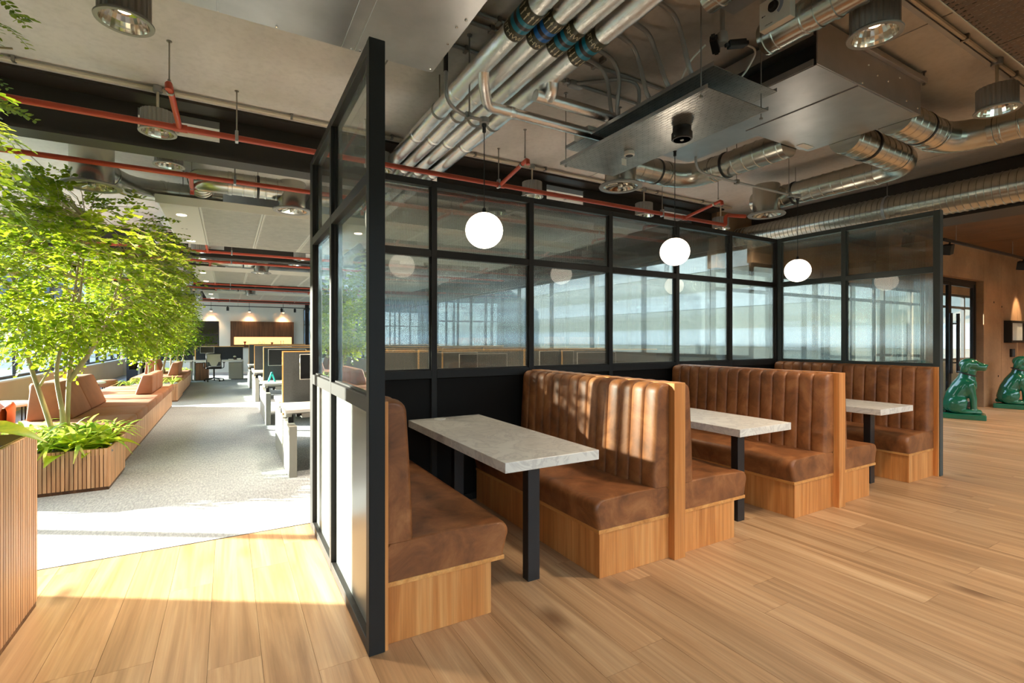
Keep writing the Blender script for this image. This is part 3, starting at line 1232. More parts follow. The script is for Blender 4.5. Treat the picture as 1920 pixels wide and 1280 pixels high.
# ---- four foil-wrapped pipes with coloured flow bands
def text_mesh(txt, size):
    c = bpy.data.curves.new('lettering', 'FONT')
    c.body = txt
    c.size = size
    c.resolution_u = 2
    o = bpy.data.objects.new('lettering', c)
    COL.objects.link(o)
    dg = bpy.context.evaluated_depsgraph_get()
    me = o.evaluated_get(dg).to_mesh()
    v = [tuple(p.co) for p in me.vertices]
    f = [tuple(p.vertices) for p in me.polygons]
    o.evaluated_get(dg).to_mesh_clear()
    bpy.data.objects.remove(o)
    bpy.data.curves.remove(c)
    return v, f


PZ = 3.13
pipes = [(0.845, 0.061, 'bandteal', 'LTHW F', -1), (0.993, 0.056, 'bandblue', 'LTHW F', -1), (1.135, 0.056, 'bandteal', 'LTHW R', 1), (1.298, 0.061, 'bandteal', 'LTHW R', 1)]
pl = ['foil wrapped pipe beside the grey metal box, with a branch crossing under its neighbours', 'second foil wrapped pipe, with the brightest blue bands', 'third foil wrapped pipe, between two others and without a branch', 'outermost foil wrapped pipe, nearest the perforated tray']
for (x, r, col, txt, dirn), lab in zip(pipes, pl):
    t = thing('insulated_pipe', (x, 0, PZ), lab, 'pipe', 'foil wrapped pipes along the ceiling')
    mb = MB()
    pts, rs = [], []
    y = -4.0
    while y < 4.6:
        pts.append((x, y, PZ))
        rs.append(r + RND.uniform(-0.0012, 0.0012))
        y += 0.07
    mb.tube(pts, rs, 22)
    y = -3.2
    while y < 4.5:
        if not (-0.2 < y < 0.35):
            mb.tube([(x, y, PZ), (x, y + 0.004, PZ), (x, y + 0.05, PZ), (x, y + 0.054, PZ)], [r, r + 0.0025, r + 0.0025, r], 22, False)
        y += 0.83
    make('foil_jacket', mb, M['foil'], t, smooth=True, angle=40)
    q = 0.008 * pipes.index((x, r, col, txt, dirn))

    def band(name, ya, yb, m, e=0.002):
        make(name, MB().tube([(x, ya + q, PZ), (x, yb + q, PZ)], r + e, 26, True), M[m], t, smooth=True, angle=40)
    band('band_base', -0.065, 0.19, 'bandgreen', 0.002)
    band('colour_band', 0.020, 0.050, col, 0.0028)
    band('crimson_band', 0.050, 0.078, 'bandcrimson', 0.0026)
    band('colour_band', 0.078, 0.112, col, 0.0028)
    am = MB()
    ya, yb = (-0.055, 0.012) if dirn < 0 else (0.120, 0.182)
    for k in range(14):
        a = 2 * pi * k / 14
        hw, sh = 0.10, 0.045
        L = yb - ya
        o2 = [(-sh, 0.0), (sh, 0.0), (sh, L * 0.62), (hw * 1.3, L * 0.62), (0, L), (-hw * 1.3, L * 0.62), (-sh, L * 0.62)]
        P = []
        for (da, s) in o2:
            yy = yb - s if dirn < 0 else ya + s
            rr = r + 0.0034
            P.append((x + rr * cos(a + da), yy + q, PZ + rr * sin(a + da)))
        am.poly(P if dirn < 0 else P[::-1])
    meta(make('flow_arrows', am, M['bandwhite'], t), kind='stuff')
    v, f = text_mesh(txt, 0.046)
    lm = MB()
    y0 = 0.130 if dirn < 0 else -0.045
    for rep in range(3):
        a0 = radians(160 + rep * 120)
        base = len(lm.v)
        for (u, w, _) in v:
            a = a0 + u / r
            rr = r + 0.0034
            yy = y0 + q + (0.046 - w) if dirn < 0 else y0 + q + w
            yy = y0 + q + 0.040 - w
            lm.v.append((x + rr * cos(a), yy, PZ + rr * sin(a)))
        lm.f += [tuple(base + i for i in g) for g in f]
    meta(make('lettering', lm, M['bandwhite'], t), kind='stuff')
    if lab.startswith('foil wrapped'):
        p = bend([(x, 0.56, PZ - 0.02), (x + 0.035, 0.63, 3.045), (0.985, 0.785, 2.985), (2.45, 0.79, 2.985)], 0.05, 5)
        make('branch_pipe', MB().tube(p, 0.036, 16).tube([(1.16, 0.787, 2.985), (1.165, 0.787, 2.985), (1.20, 0.787, 2.985), (1.205, 0.787, 2.985)], [0.036, 0.040, 0.040, 0.036], 16), M['foil'], t, smooth=True, angle=50)
    if lab.startswith('outermost'):
        p = bend([(x, 0.46, PZ - 0.02), (x + 0.02, 0.49, 3.05), (x + 0.04, 0.56, 3.035)], 0.03, 4)
        make('branch_elbow', MB().tube(p, 0.042, 16), M['foil'], t, smooth=True, angle=50)
        make('branch_pipe', MB().tube([(x - 0.06, 0.575, 3.03), (2.5, 0.575, 3.03)], 0.040, 16), M['foil'], t, smooth=True, angle=50)
    for y in (-1.2, 1.3):
        make('hanger', MB().tube([(x, y - 0.012, PZ), (x, y + 0.012, PZ)], r + 0.004, 20).tube([(x, y, PZ + r), (x, y, ZC)], 0.005, 6), M['rod'], t)

# ---- red sprinkler pipes
for i, yb in enumerate(BEAMS):
    for s, side_l in ((-0.61, 'near'), (0.65, 'far')):
        y = yb + s
        vis = yb > 0
        x1 = 5.5 if (i == 1 and s < 0) else 6.0 if i else 6.6
        names = ['beam above the camera', 'first dark beam', 'second dark beam along the aisle', 'third dark beam along the aisle', 'fourth dark beam along the aisle']
        t = thing('sprinkler_pipe', (0, y, 3.02), 'red sprinkler pipe running along the %s side of the %s' % (side_l, names[i]), 'pipe', 'red sprinkler pipes')
        make('pipe', MB().tube([(XL, y, 3.02), (x1, y, 3.02)], 0.024, 14), M['red'], t, smooth=True, angle=40)
        xa = -0.86
        while xa < min(x1, 6.5):
            dy = -0.56 if s < 0 else 0.6
            dz = 0.08 if s < 0 else 0.02
            make('branch', MB().tube([(xa, y, 3.02), (xa - 0.02, y + dy, 3.02 + dz), (xa - 0.02, y + dy * 1.04, 3.02 + dz - 0.012), (xa - 0.02, y + dy * 1.05, 3.02 + dz - 0.05)], 0.020, 12).tube([(xa - 0.04, y, 3.02), (xa + 0.05, y, 3.02)], 0.030, 14), M['red'], t, smooth=True, angle=40)
            make('clip', MB().tube([(xa - 0.02, y + dy * 0.82, 3.02 + dz * 0.8), (xa - 0.02, y + dy * 0.86, 3.02 + dz * 0.85)], 0.024, 12), M['rod'], t)
            rod('hanger_rod', xa - 0.02, y + dy * 0.95, 3.05 + dz, ZC, t)
            xa += 2.79
        xa = -0.478
        while xa < min(x1, 6.5):
            rod('hanger_rod', xa, y, 3.05, ZC, t, 0.006)
            make('clip', MB().box((xa - 0.012, y - 0.028, 2.985), (xa + 0.012, y + 0.028, 3.075)), M['galv'], t, bevel=0.004, seg=1)
            xa += 2.39
        if x1 < 6:
            make('drop', MB().tube(bend([(x1 - 0.01, y, 3.02), (x1 + 0.05, y, 3.02), (x1 + 0.05, y, 3.16), (x1 + 0.35, y - 0.1, 3.16)], 0.05, 5), 0.026, 12), M['red'], t, smooth=True, angle=50)

# ---- lighting conduits and the round downlights hung from them
ROWS = [(-0.875, 2.25, 'above the lobby floor'), (2.57, XL, 'in front of the first beam'), (3.42, XL, 'behind the first beam'), (8.67, XL, 'in front of the second beam'), (9.52, XL, 'behind the second beam'), (14.77, XL, 'in front of the third beam'), (15.62, XL, 'behind the third beam')]
for (y, xa, where) in ROWS:
    t = thing('lighting_conduit', (0, y, 3.375), 'straight surface conduit on the slab %s' % where, 'conduit', 'conduits on the slab')
    make('conduit', MB().tube([(xa, y, 3.376), (XE - 0.02 if y > 0 else 6.8, y, 3.376)], 0.013, 8), M['cream'], t, smooth=True, angle=40)
    make('trunking', MB().box((xa, y + 0.022, 3.372), (XE - 0.02 if y > 0 else 6.8, y + 0.05, 3.3995)), M['galv'] if y < 0 else M['cream'], t)
    x = xa + 0.5
    while x < 5.9:
        make('saddle', MB().box((x - 0.01, y - 0.024, 3.36), (x + 0.01, y + 0.021, 3.3995)), M['rod'], t)
        x += 0.9


def downlight_proto(label):
    t = thing('downlight', (0, 0, 0), label, 'lamp', 'round grey downlights hung from the slab')
    n = 72
    mb = MB()
    rr = [0.114 if j % 3 else 0.108 for j in range(n)]
    for z in (0.02, 0.165):
        for j in range(n):
            a = 2 * pi * j / n
            mb.v.append((rr[j] * cos(a), rr[j] * sin(a), z))
    for j in range(n):
        mb.f.append((j, (j + 1) % n, n + (j + 1) % n, n + j))
    mb.f.append(tuple(n + j for j in range(n)))
    make('housing', mb, M['lampgrey'], t)
    make('rim', MB().lathe([(0.106, 0.0), (0.127, -0.001), (0.129, 0.006), (0.116, 0.02), (0.106, 0.02)], (0, 0, 0), 40, cap=False), M['lampgrey'], t, smooth=True, angle=40)
    prof = [(0.108, 0.003), (0.104, 0.02), (0.095, 0.05), (0.080, 0.075), (0.060, 0.095), (0.045, 0.10)]
    mb = MB().lathe(prof, (0, 0, 0), 30)
    mb.f = [f for f in mb.f if len(f) == 4]
    make('reflector', mb, M['mirror'], t)
    make('lamp_disc', MB().lathe([(0.0, 0.058), (0.030, 0.060), (0.036, 0.070), (0.036, 0.10)], (0, 0, 0), 20), M['led'], t, smooth=True, angle=40)
    make('stem', MB().tube([(0, 0, 0.165), (0, 0, 0.345)], 0.010, 8).lathe([(0.018, 0.165), (0.010, 0.19)], (0, 0, 0), 10), M['cream'], t, smooth=True, angle=40)
    make('ceiling_box', MB().lathe([(0.03, 0.325), (0.034, 0.33), (0.034, 0.369)], (0, 0, 0), 14), M['conduit'], t, smooth=True, angle=40)
    return t


def spot(x, y, z, e, ang=110, col=(1.0, 0.84, 0.64), rad=0.09, rot=(0, 0, 0)):
    l = bpy.data.lights.new('downlight_beam', 'SPOT')
    l.energy = e
    l.color = col
    l.spot_size = radians(ang)
    l.spot_blend = 0.7
    l.shadow_soft_size = rad
    o = bpy.data.objects.new('downlight_beam', l)
    o.location = (x, y, z)
    o.rotation_euler = rot
    COL.objects.link(o)


dl0 = None
DLX = [-1.02, 0.725, 2.47, 4.21, 5.75]
where_x = {-1.02: 'over the aisle', 0.725: 'behind the foil pipes', 2.47: 'over the second booth', 4.21: 'over the third booth end', 5.75: 'past the corner of the booths'}
for (y, xa, where) in ROWS:
    for x in DLX:
        if y < 0 and (x < 2 or x > 5):
            continue
        lab = 'round grey downlight %s, %s' % (where_x[x] if y > 0 else ('by the fan coil box' if x < 3 else 'beyond the fan coil box'), where)
        if dl0 is None:
            dl0 = downlight_proto(lab)
            dl0.location = (x, y, 3.03)
        else:
            dup_tree(dl0, (x, y, 3.03), lab)
        if y < 10:
            spot(x, y, 3.02, 85)
dup_tree(dl0, (-1.0, 0.99, 3.03), 'large round grey downlight nearest the camera over the aisle')
spot(-1.0, 0.99, 3.02, 85)

# ---- conduits on the slab that bend down into the cable tray
for (y, xa, xb, w) in ((0.505, 0.30, 1.66, 'first'), (0.60, 0.30, 2.75, 'second'), (0.88, 0.25, 2.45, 'third')):
    t = thing('slab_conduit', (1, y, 3.38), 'grey conduit saddled to the slab above the foil pipes, %s of three from the camera' % w, 'conduit', 'conduits on the slab')
    make('conduit', MB().tube([(xa, y, 3.384), (xb, y, 3.384)], 0.0135, 8), M['conduit'], t, smooth=True, angle=40)
    for k in range(4):
        x = xa + 0.2 + 0.42 * k
        make('saddle', MB().box((x - 0.012, y - 0.026, 3.366), (x + 0.012, y + 0.026, 3.3995)), M['rod'], t)
flex = [(-0.12, -0.15, 'nearest the camera'), (0.09, 0.03, 'second from the camera'), (0.235, 0.20, 'third from the camera'), (0.43, 0.50, 'fourth from the camera'), (0.55, 0.55, 'fifth from the camera')]
for (ys_, ye, w) in flex:
    t = thing('flexible_conduit', (1.7, ys_, 3.37), 'grey flexible conduit curving from slab to cable tray, %s' % w, 'conduit', 'curved conduits into the cable tray')
    p = [Vector((1.35, ys_, 3.382)), Vector((1.66, ys_, 3.382)), Vector((1.80, ys_ + 0.01, 3.36)), Vector((1.865, ys_ + 0.02, 3.27)), Vector((1.865, ys_ * 0.5 + ye * 0.5, 3.13)), Vector((1.88, ye, 3.03)), Vector((1.95, ye + 0.01, 2.985))]
    make('hose', MB().tube(bend(p, 0.12, 5), 0.0145, 9), M['conduit'], t, smooth=True, angle=50)
    make('saddle', MB().box((1.62, ys_ - 0.026, 3.364), (1.645, ys_ + 0.026, 3.3995)), M['rod'], t)
t = thing('flexible_conduit', (2.0, 0.6, 3.37), 'grey conduit looping off the slab junction box and down behind the tray', 'conduit', 'curved conduits into the cable tray')
make('hose', MB().tube(bend([(1.80, 0.86, 3.38), (2.06, 0.62, 3.38), (2.20, 0.60, 3.36), (2.22, 0.62, 3.2), (2.14, 0.66, 2.99)], 0.10, 5), 0.0135, 9), M['conduit'], t, smooth=True, angle=50)
make('junction_box', MB().box((1.74, 0.85, 3.36), (1.86, 0.91, 3.3995)), M['conduit'], t, bevel=0.006)
t = thing('flexible_conduit', (0.65, 0.7, 3.2), 'grey conduit bending from the grey metal box to the nearest pendant', 'conduit', 'conduits to the pendants')
make('sleeve', MB().tube([(0.65, 0.70, 3.22), (0.65, 0.70, 3.09)], 0.015, 9), M['rubber'], t)
make('hose', MB().tube(bend([(0.65, 0.70, 3.12), (0.65, 0.70, 2.90), (0.80, 0.766, 2.872), (0.962, 0.828, 2.905)], 0.12, 6), 0.012, 9), M['conduit'], t, smooth=True, angle=50)
rod('hanger_rod', 0.834, 0.745, 2.86, ZC, t)
make('clamp', MB().box((0.815, 0.755, 2.862), (0.853, 0.785, 2.90)), M['rod'], t)
t = thing('flexible_conduit', (3.2, 0.9, 3.2), 'thin grey conduit bending under the duct to the furthest pendant', 'conduit', 'conduits to the pendants')
make('hose', MB().tube(bend([(3.20, 0.9, 3.39), (3.20, 0.9, 2.965), (3.40, 0.9, 2.945), (4.82, 0.905, 2.955)], 0.14, 6), 0.012, 9), M['conduit'], t, smooth=True, angle=50)
for xx in (3.795, 4.67):
    rod('hanger_rod', xx, 0.905, 2.965, ZC, t, 0.004)
    make('clamp', MB().box((xx - 0.02, 0.885, 2.93), (xx + 0.02, 0.922, 2.972)), M['rod'], t)

# ---- perforated double cable tray and what hangs on it
t = thing('cable_tray', (2.1, 0.38, 2.9), 'perforated galvanised double cable tray hung by thin rods', 'tray')
for (nm, x0, x1, z) in (('lower_tray', 1.81, 2.37, 2.825), ('upper_tray', 1.86, 2.46, 2.965)):
    make(nm, MB().box((x0, -0.335, z), (x1, 1.09, z + 0.002)), M['perf'], t)
    make('slot_shade_sheet', MB().box((x0 + 0.012, -0.325, z + 0.006), (x1 - 0.012, 1.08, z + 0.012)), M['rubber'], t)  # black sheet painted in for the shade behind the slots
    make('tray_lip', MB().box((x0 - 0.002, -0.337, z - 0.001), (x0, 1.092, z + 0.024)), M['galv'], t)
    make('tray_lip', MB().box((x1, -0.337, z - 0.001), (x1 + 0.002, 1.092, z + 0.024)), M['galv'], t)
for (x, y) in ((1.835, 1.05), (1.835, -0.27), (2.385, 1.02), (2.40, -0.27)):
    rod('hanger_rod', x, y, 2.80, ZC, t, 0.004)
mb = MB()
for k in range(16):
    x = 1.95 + RND.random() * 0.38
    y = -0.25 + RND.random() * 1.0
    mb.tube(bend([(x, y, 2.985), (x + RND.uniform(-0.1, 0.1), y + 0.12, 2.995), (x + RND.uniform(-0.06, 0.1), y + 0.3, 2.985)], 0.08, 3), 0.006, 5)
meta(make('loose_cables', mb, M['rubber'], t), kind='stuff')
t = thing('junction_box', (1.86, 0.85, 2.967), 'white plastic box on top of the cable tray', 'box')
make('body', MB().box((1.83, 0.755, 2.968), (1.93, 0.935, 3.03)), M['white'], t, bevel=0.006)
t = thing('ceiling_speaker', (2.10, 0.10, 2.74), 'black round speaker hanging under the perforated tray', 'speaker')
make('housing', MB().lathe([(0.062, 0.0), (0.068, 0.006), (0.068, 0.045), (0.060, 0.055), (0.060, 0.083)], (2.10, 0.10, 2.74), 24), M['rubber'], t, smooth=True, angle=40)
make('cone_grille', MB().lathe([(0.0, -0.002), (0.012, -0.003), (0.013, 0.0), (0.056, 0.0)], (2.10, 0.10, 2.74), 20), M['lampgrey'], t, smooth=True, angle=40)
t = thing('ceiling_sensor', (2.09, 0.59, 2.79), 'small sensor with a white tag under the perforated tray', 'sensor')
make('ring', MB().lathe([(0.030, 0.0), (0.040, 0.004), (0.036, 0.033)], (2.09, 0.59, 2.79), 18), M['white'], t, smooth=True, angle=40)
make('lens', MB().lathe([(0.0, -0.003), (0.028, -0.002), (0.028, 0.004)], (2.09, 0.59, 2.79), 16), M['rubber'], t, smooth=True, angle=40)
make('tag', MB().box((2.065, 0.645, 2.735), (2.112, 0.648, 2.785)).tube([(2.09, 0.646, 2.785), (2.09, 0.646, 2.824)], 0.002, 5), M['white'], t)
t = thing('power_plug', (2.08, -0.27, 3.2), 'black plug connectors with white cables above the cable tray', 'plug')
for k, (x, y, a) in enumerate(((2.02, -0.22, 0.5), (2.13, -0.29, -0.4))):
    m = Matrix.Translation((x, y, 3.19)) @ Matrix.Rotation(a, 4, 'Z') @ Matrix.Rotation(0.25 - 0.4 * k, 4, 'Y')
    make('connector', MB().box((-0.055, -0.022, -0.02), (0.055, 0.022, 0.02), m).box((-0.075, -0.012, -0.012), (0.075, 0.012, 0.012), m), M['rubber'], t, bevel=0.004)
make('socket', MB().lathe([(0.030, -0.02), (0.034, 0.0), (0.030, 0.045), (0.014, 0.06), (0.014, 0.19)], (2.05, -0.25, 3.205), 16), M['conduit'], t, smooth=True, angle=40)
make('cable', MB().tube(bend([(1.96, -0.20, 3.18), (1.90, -0.13, 3.10), (1.90, -0.05, 2.985)], 0.08, 5), 0.006, 7), M['white'], t, smooth=True)
make('cable', MB().tube(bend([(2.18, -0.30, 3.20), (2.28, -0.33, 3.18), (2.26, -0.22, 3.02), (2.10, -0.10, 2.985)], 0.10, 6), 0.006, 7), M['white'], t, smooth=True)

# ---- fan coil boxes
t = thing('fan_coil_box', (-0.5, -0.6, 2.95), 'large grey sheet metal fan coil box above the end screen', 'air unit', 'fan coil boxes')
x0, x1, y0, y1, zb = -1.75, 0.488, -1.6, 0.515, 2.95
make('casing', MB().box((x0, y0, zb + 0.003), (x1, y1, zb + 0.30)), M['galv'], t, bevel=0.003, seg=1)
for (a, b) in ((x0 + 0.01, -0.585), (-0.575, -0.022), (-0.018, 0.042), (0.050, x1 - 0.001)):
    make('access_panel', MB().box((a, y0 + 0.005, zb - 0.002), (b, y1 - 0.002, zb + 0.004)), M['galv'], t, bevel=0.001, seg=1)
sc = MB()
for (x, y) in ((-0.33, 0.49), (0.03, 0.49), (0.075, 0.49), (0.46, 0.47), (0.44, 0.05), (0.46, -0.02), (0.2, -0.1), (0.455, 0.2)):
    sc.lathe([(0.0, -0.008), (0.006, -0.006), (0.007, 0.0)], (x, y, zb - 0.002), 8)
meta(make('screws', sc, M['mirror'], t), kind='stuff')
for (x, y) in ((-1.6, 0.4), (0.40, 0.4), (0.4, -1.5)):
    rod('hanger_rod', x, y, zb + 0.30, ZC, t)

t = thing('fan_coil_box', (3.2, -0.1, 3.08), 'bright sheet metal fan coil box beyond the perforated tray', 'air unit', 'fan coil boxes')
x0, x1, y0, y1, zb, zt = 2.572, 3.945, -0.52, 0.30, 3.08, 3.36
make('casing', MB().box((x0 + 0.16, y0 + 0.001, zb + 0.003), (x1, y1, zt)).box((x0, y0 + 0.02, zt - 0.09), (x0 + 0.16, y1, zt)).box((x0, y0 + 0.02, zb + 0.003), (x0 + 0.16, y1, zb + 0.045)), M['galv'], t, bevel=0.002, seg=1)
make('end_plate', MB().box((x0 - 0.004, y0 - 0.006, zb), (x1 + 0.002, y0 + 0.001, zt + 0.004)), M['galv'], t)
make('dark_intake', MB().box((x0 + 0.10, y0 + 0.02, zb + 0.045), (x0 + 0.159, y1, zt - 0.09)), M['rubber'], t)
make('access_panel', MB().box((x0 + 0.004, y0 + 0.003, zb - 0.002), (3.056, y1 - 0.003, zb + 0.004)), M['galv'], t, bevel=0.001, seg=1)
make('access_panel', MB().box((3.068, y0 + 0.003, zb - 0.008), (x1 - 0.11, y1 + 0.002, zb + 0.004)), M['galv'], t, bevel=0.001, seg=1)
make('access_panel', MB().box((x1 - 0.104, y0 + 0.003, zb - 0.002), (x1, y1, zb + 0.004)), M['galv'], t, bevel=0.001, seg=1)
make('plenum', MB().box((2.60, y1, zb + 0.006), (3.26, 1.03, zt - 0.03)), M['galv'], t, bevel=0.002, seg=1)
make('name_plate', MB().box((3.70, 0.20, zb - 0.012), (3.86, 0.26, zb - 0.0082)), M['white'], t)
sc = MB()
for (x, z) in ((3.15, 3.34), (3.23, 3.33), (3.4, 3.33), (3.55, 3.32), (3.18, 3.24), (3.3, 3.2), (3.62, 3.27), (3.72, 3.13), (3.9, 3.12), (3.1, 3.1), (3.45, 3.2)):
    sc.lathe([(0.0, -0.006), (0.006, -0.004), (0.007, 0.0)], (x, y0 - 0.0061, z), 8, 1)
meta(make('screws', sc, M['mirror'], t), kind='stuff')
make('bracket', MB().box((3.05, y0 - 0.035, 3.315), (3.99, y0 - 0.006, 3.355)), M['galv'], t, bevel=0.002, seg=1)
rod('hanger_rod', 3.965, y0 - 0.02, 3.30, ZC, t, 0.007)

# ---- round ducts
DZ_ = 3.10


def collar(mb, c, ax, r, w=0.02, h=0.006):
    a = Vector(c)
    d = Vector(ax).normalized()
    mb.tube([a - d * w, a - d * (w - 0.003), a + d * (w - 0.003), a + d * w], [r, r + h, r + h, r], 24, False)


def duct_run(label, segs, r, diff=None, straps=(), group='round steel ducts', n=32, pitch=0.11, h=0.0042):
    """segs: list of ('s', p0, p1) straight spiral lengths and ('e', p0, corner, p1) elbows"""
    t = thing('round_duct', segs[0][1], label, 'duct', group)
    for s in segs:
        mb = MB()
        if s[0] == 's':
            ribbed(mb, s[1], s[2], r, pitch, h, n)
            make('spiral_length', mb, M['duct'], t, smooth=True, angle=13)
        else:
            mb.tube(arc(s[1], s[2], s[3], 5), r + 0.002, n, False)
            collar(mb, s[1], Vector(s[2]) - Vector(s[1]), r + 0.002)
            collar(mb, s[3], Vector(s[3]) - Vector(s[2]), r + 0.002)
            make('elbow', mb, M['duct'], t, smooth=True, angle=20)
    for (c, ax) in straps:
        mb = MB()
        collar(mb, c, ax, r + 0.002, 0.014, 0.006)
        make('strap', mb, M['rubber'], t, smooth=True, angle=40)
        make('strap_rod', MB().tube([(c[0], c[1], c[2] + r), (c[0], c[1], ZC)], 0.004, 6), M['rod'], t)
    return t


duct_run('short steel duct elbowing from the fan coil box to the diffuser over the middle booth',
         [('s', (3.67, 0.31, DZ_), (3.67, 1.08, DZ_)), ('e', (3.67, 1.08, DZ_), (3.67, 1.40, DZ_), (3.35, 1.40, DZ_)), ('s', (3.35, 1.40, DZ_), (2.70, 1.40, DZ_))], 0.118, straps=(((3.67, 0.92, DZ_), (0, 1, 0)), ((3.20, 1.40, DZ_), (1, 0, 0))))
duct_run('steel duct elbowing round to the diffuser over the furthest booth',
         [('s', (3.95, 0.0, DZ_), (4.86, 0.0, DZ_)), ('e', (4.86, 0.0, DZ_), (5.16, 0.0, DZ_), (5.16, 0.30, DZ_)), ('s', (5.16, 0.30, DZ_), (5.16, 1.62, DZ_))], 0.125, straps=(((4.30, 0.0, DZ_), (1, 0, 0)), ((5.16, 1.12, DZ_), (0, 1, 0))))
duct_run('steel duct elbowing from the fan coil box towards the lobby',
         [('s', (3.95, -0.36, DZ_ + 0.03), (4.62, -0.36, DZ_ + 0.03)), ('e', (4.62, -0.36, DZ_ + 0.03), (4.92, -0.36, DZ_ + 0.03), (4.92, -0.66, DZ_ + 0.03)), ('s', (4.92, -0.66, DZ_ + 0.03), (4.92, -3.5, DZ_ + 0.03))], 0.125, straps=(((4.36, -0.36, DZ_ + 0.03), (1, 0, 0)),))
t = duct_run('long ribbed spiral duct running over the far end screen', [('s', (6.50, -5.1, 2.99), (6.50, 0.78, 2.99)), ('s', (6.50, 0.78, 2.99), (6.50, 2.82, 2.99))], 0.168, pitch=0.062, h=0.008, n=32)
for y in (-0.55, 0.75):
    mb = MB()
    collar(mb, (6.50, y, 2.99), (0, 1, 0), 0.174, 0.016, 0.004)
    make('strap', mb, M['galv'], t, smooth=True, angle=40)
    make('strap_rod', MB().tube([(6.46, y, 3.15), (6.46, y, ZC)], 0.005, 6), M['rod'], t)
t = duct_run('steel duct with a white dial box at the top of the view', [('s', (2.24, -0.40, 3.19), (2.24, -3.2, 3.19))], 0.088, pitch=0.16)
for (yc_, wc_) in ((-0.42, 0.012), (-0.70, 0.02), (-0.80, 0.012)):
    mb = MB()
    collar(mb, (2.24, yc_, 3.19), (0, 1, 0), 0.088, wc_, 0.006)
    make('collar', mb, M['duct'], t, smooth=True, angle=40)
db = make('dial_box', MB().box((2.102, -0.635, 3.162), (2.150, -0.455, 3.322)), M['white'], t, bevel=0.002, seg=1)
dm = MB().lathe([(0.030, 0.0), (0.030, -0.006), (0.020, -0.010), (0.018, -0.022), (0.0, -0.022)], (2.1015, -0.540, 3.262), 20, 0)
make('dial_knob', dm, M['rubber'], db, smooth=True, angle=40)
sm = MB()
for k in range(9):
    a = radians(-60 + k * 16)
    b = radians(-60 + (k + 1) * 16)
    cyy, czz = -0.540, 3.262
    sm.poly([(2.1012, cyy - 0.038 * cos(a), czz + 0.038 * sin(a)), (2.1012, cyy - 0.038 * cos(b), czz + 0.038 * sin(b)), (2.1012, cyy - 0.058 * cos(b), czz + 0.058 * sin(b)), (2.1012, cyy - 0.058 * cos(a), czz + 0.058 * sin(a))])
make('dial_scale', sm, plain('dial_scale_blue', srgb(150, 156, 172), 0.5), db)
make('arrow_mark', MB().poly([(2.1012, -0.468, 3.236), (2.1012, -0.476, 3.242), (2.1012, -0.476, 3.238), (2.1012, -0.492, 3.238), (2.1012, -0.492, 3.234), (2.1012, -0.476, 3.234), (2.1012, -0.476, 3.230)]), M['rubber'], db)
tm = MB()
for k in range(11):
    ya = -0.535 + 0.0042 * k
    hgt = 0.003 + 0.003 * ((k * 7) % 3) / 2
    tm.poly([(2.1012, ya, 3.176), (2.1012, ya + 0.0026, 3.176), (2.1012, ya + 0.0026, 3.176 + hgt), (2.1012, ya, 3.176 + hgt)])
make('small_print', tm, M['rubber'], db)
duct_run('short open steel duct end at the top of the view', [('s', (1.66, -0.46, 3.20), (1.66, -3.0, 3.20))], 0.075, pitch=0.14)
t = thing('square_duct', (1.85, -1.2, 3.25), 'grey square duct beside the open duct end', 'duct')
make('casing', MB().box((1.79, -3.0, 3.22), (1.92, -0.42, 3.34)), M['galv'], t, bevel=0.003, seg=1)

# ---- swirl diffusers


def diffuser(x, y, zb, label, top=3.20, r=0.205):
    t = thing('swirl_diffuser', (x, y, zb), label, 'vent', 'round swirl diffusers')
    make('neck', MB().lathe([(r * 0.72, 0.02), (r * 0.72, top - zb), (r * 0.70, top - zb + 0.006), (0.0, top - zb + 0.006)], (x, y, zb), 28, cap=False), M['duct'], t, smooth=True, angle=40)
    make('flange', MB().lathe([(r * 0.76, 0.010), (r * 0.80, -0.002), (r * 0.98, 0.0), (r, 0.008), (r * 0.97, 0.018), (r * 0.72, 0.022)], (x, y, zb), 36, cap=False), M['lampgrey'], t, smooth=True, angle=40)
    make('dish', MB().lathe([(r * 0.765, 0.008), (r * 0.66, 0.022), (r * 0.48, 0.050), (r * 0.30, 0.058), (r * 0.13, 0.040)], (x, y, zb), 36, cap=False), M['mirror'], t, smooth=True)
    mb = MB()
    for k in range(10):
        a = 2 * pi * k / 10
        a2 = a + 0.35
        ri, ro = r * 0.14, r * 0.70
        mb.poly([(x + ri * cos(a), y + ri * sin(a), zb + 0.036), (x + ro * cos(a2), y + ro * sin(a2), zb + 0.012), (x + ro * cos(a2 + 0.03), y + ro * sin(a2 + 0.03), zb + 0.020), (x + ri * cos(a + 0.1), y + ri * sin(a + 0.1), zb + 0.05)])
    meta(make('blades', mb, M['duct'], t), kind='stuff')
    make('hub', MB().lathe([(0.0, -0.006), (r * 0.10, -0.004), (r * 0.13, 0.01), (r * 0.13, 0.03)], (x, y, zb), 16), M['duct'], t, smooth=True)
    make('plenum_back', MB().lathe([(0.0, 0.058), (r * 0.71, 0.058)], (x, y, zb), 24), M['rubber'], t)
    return t


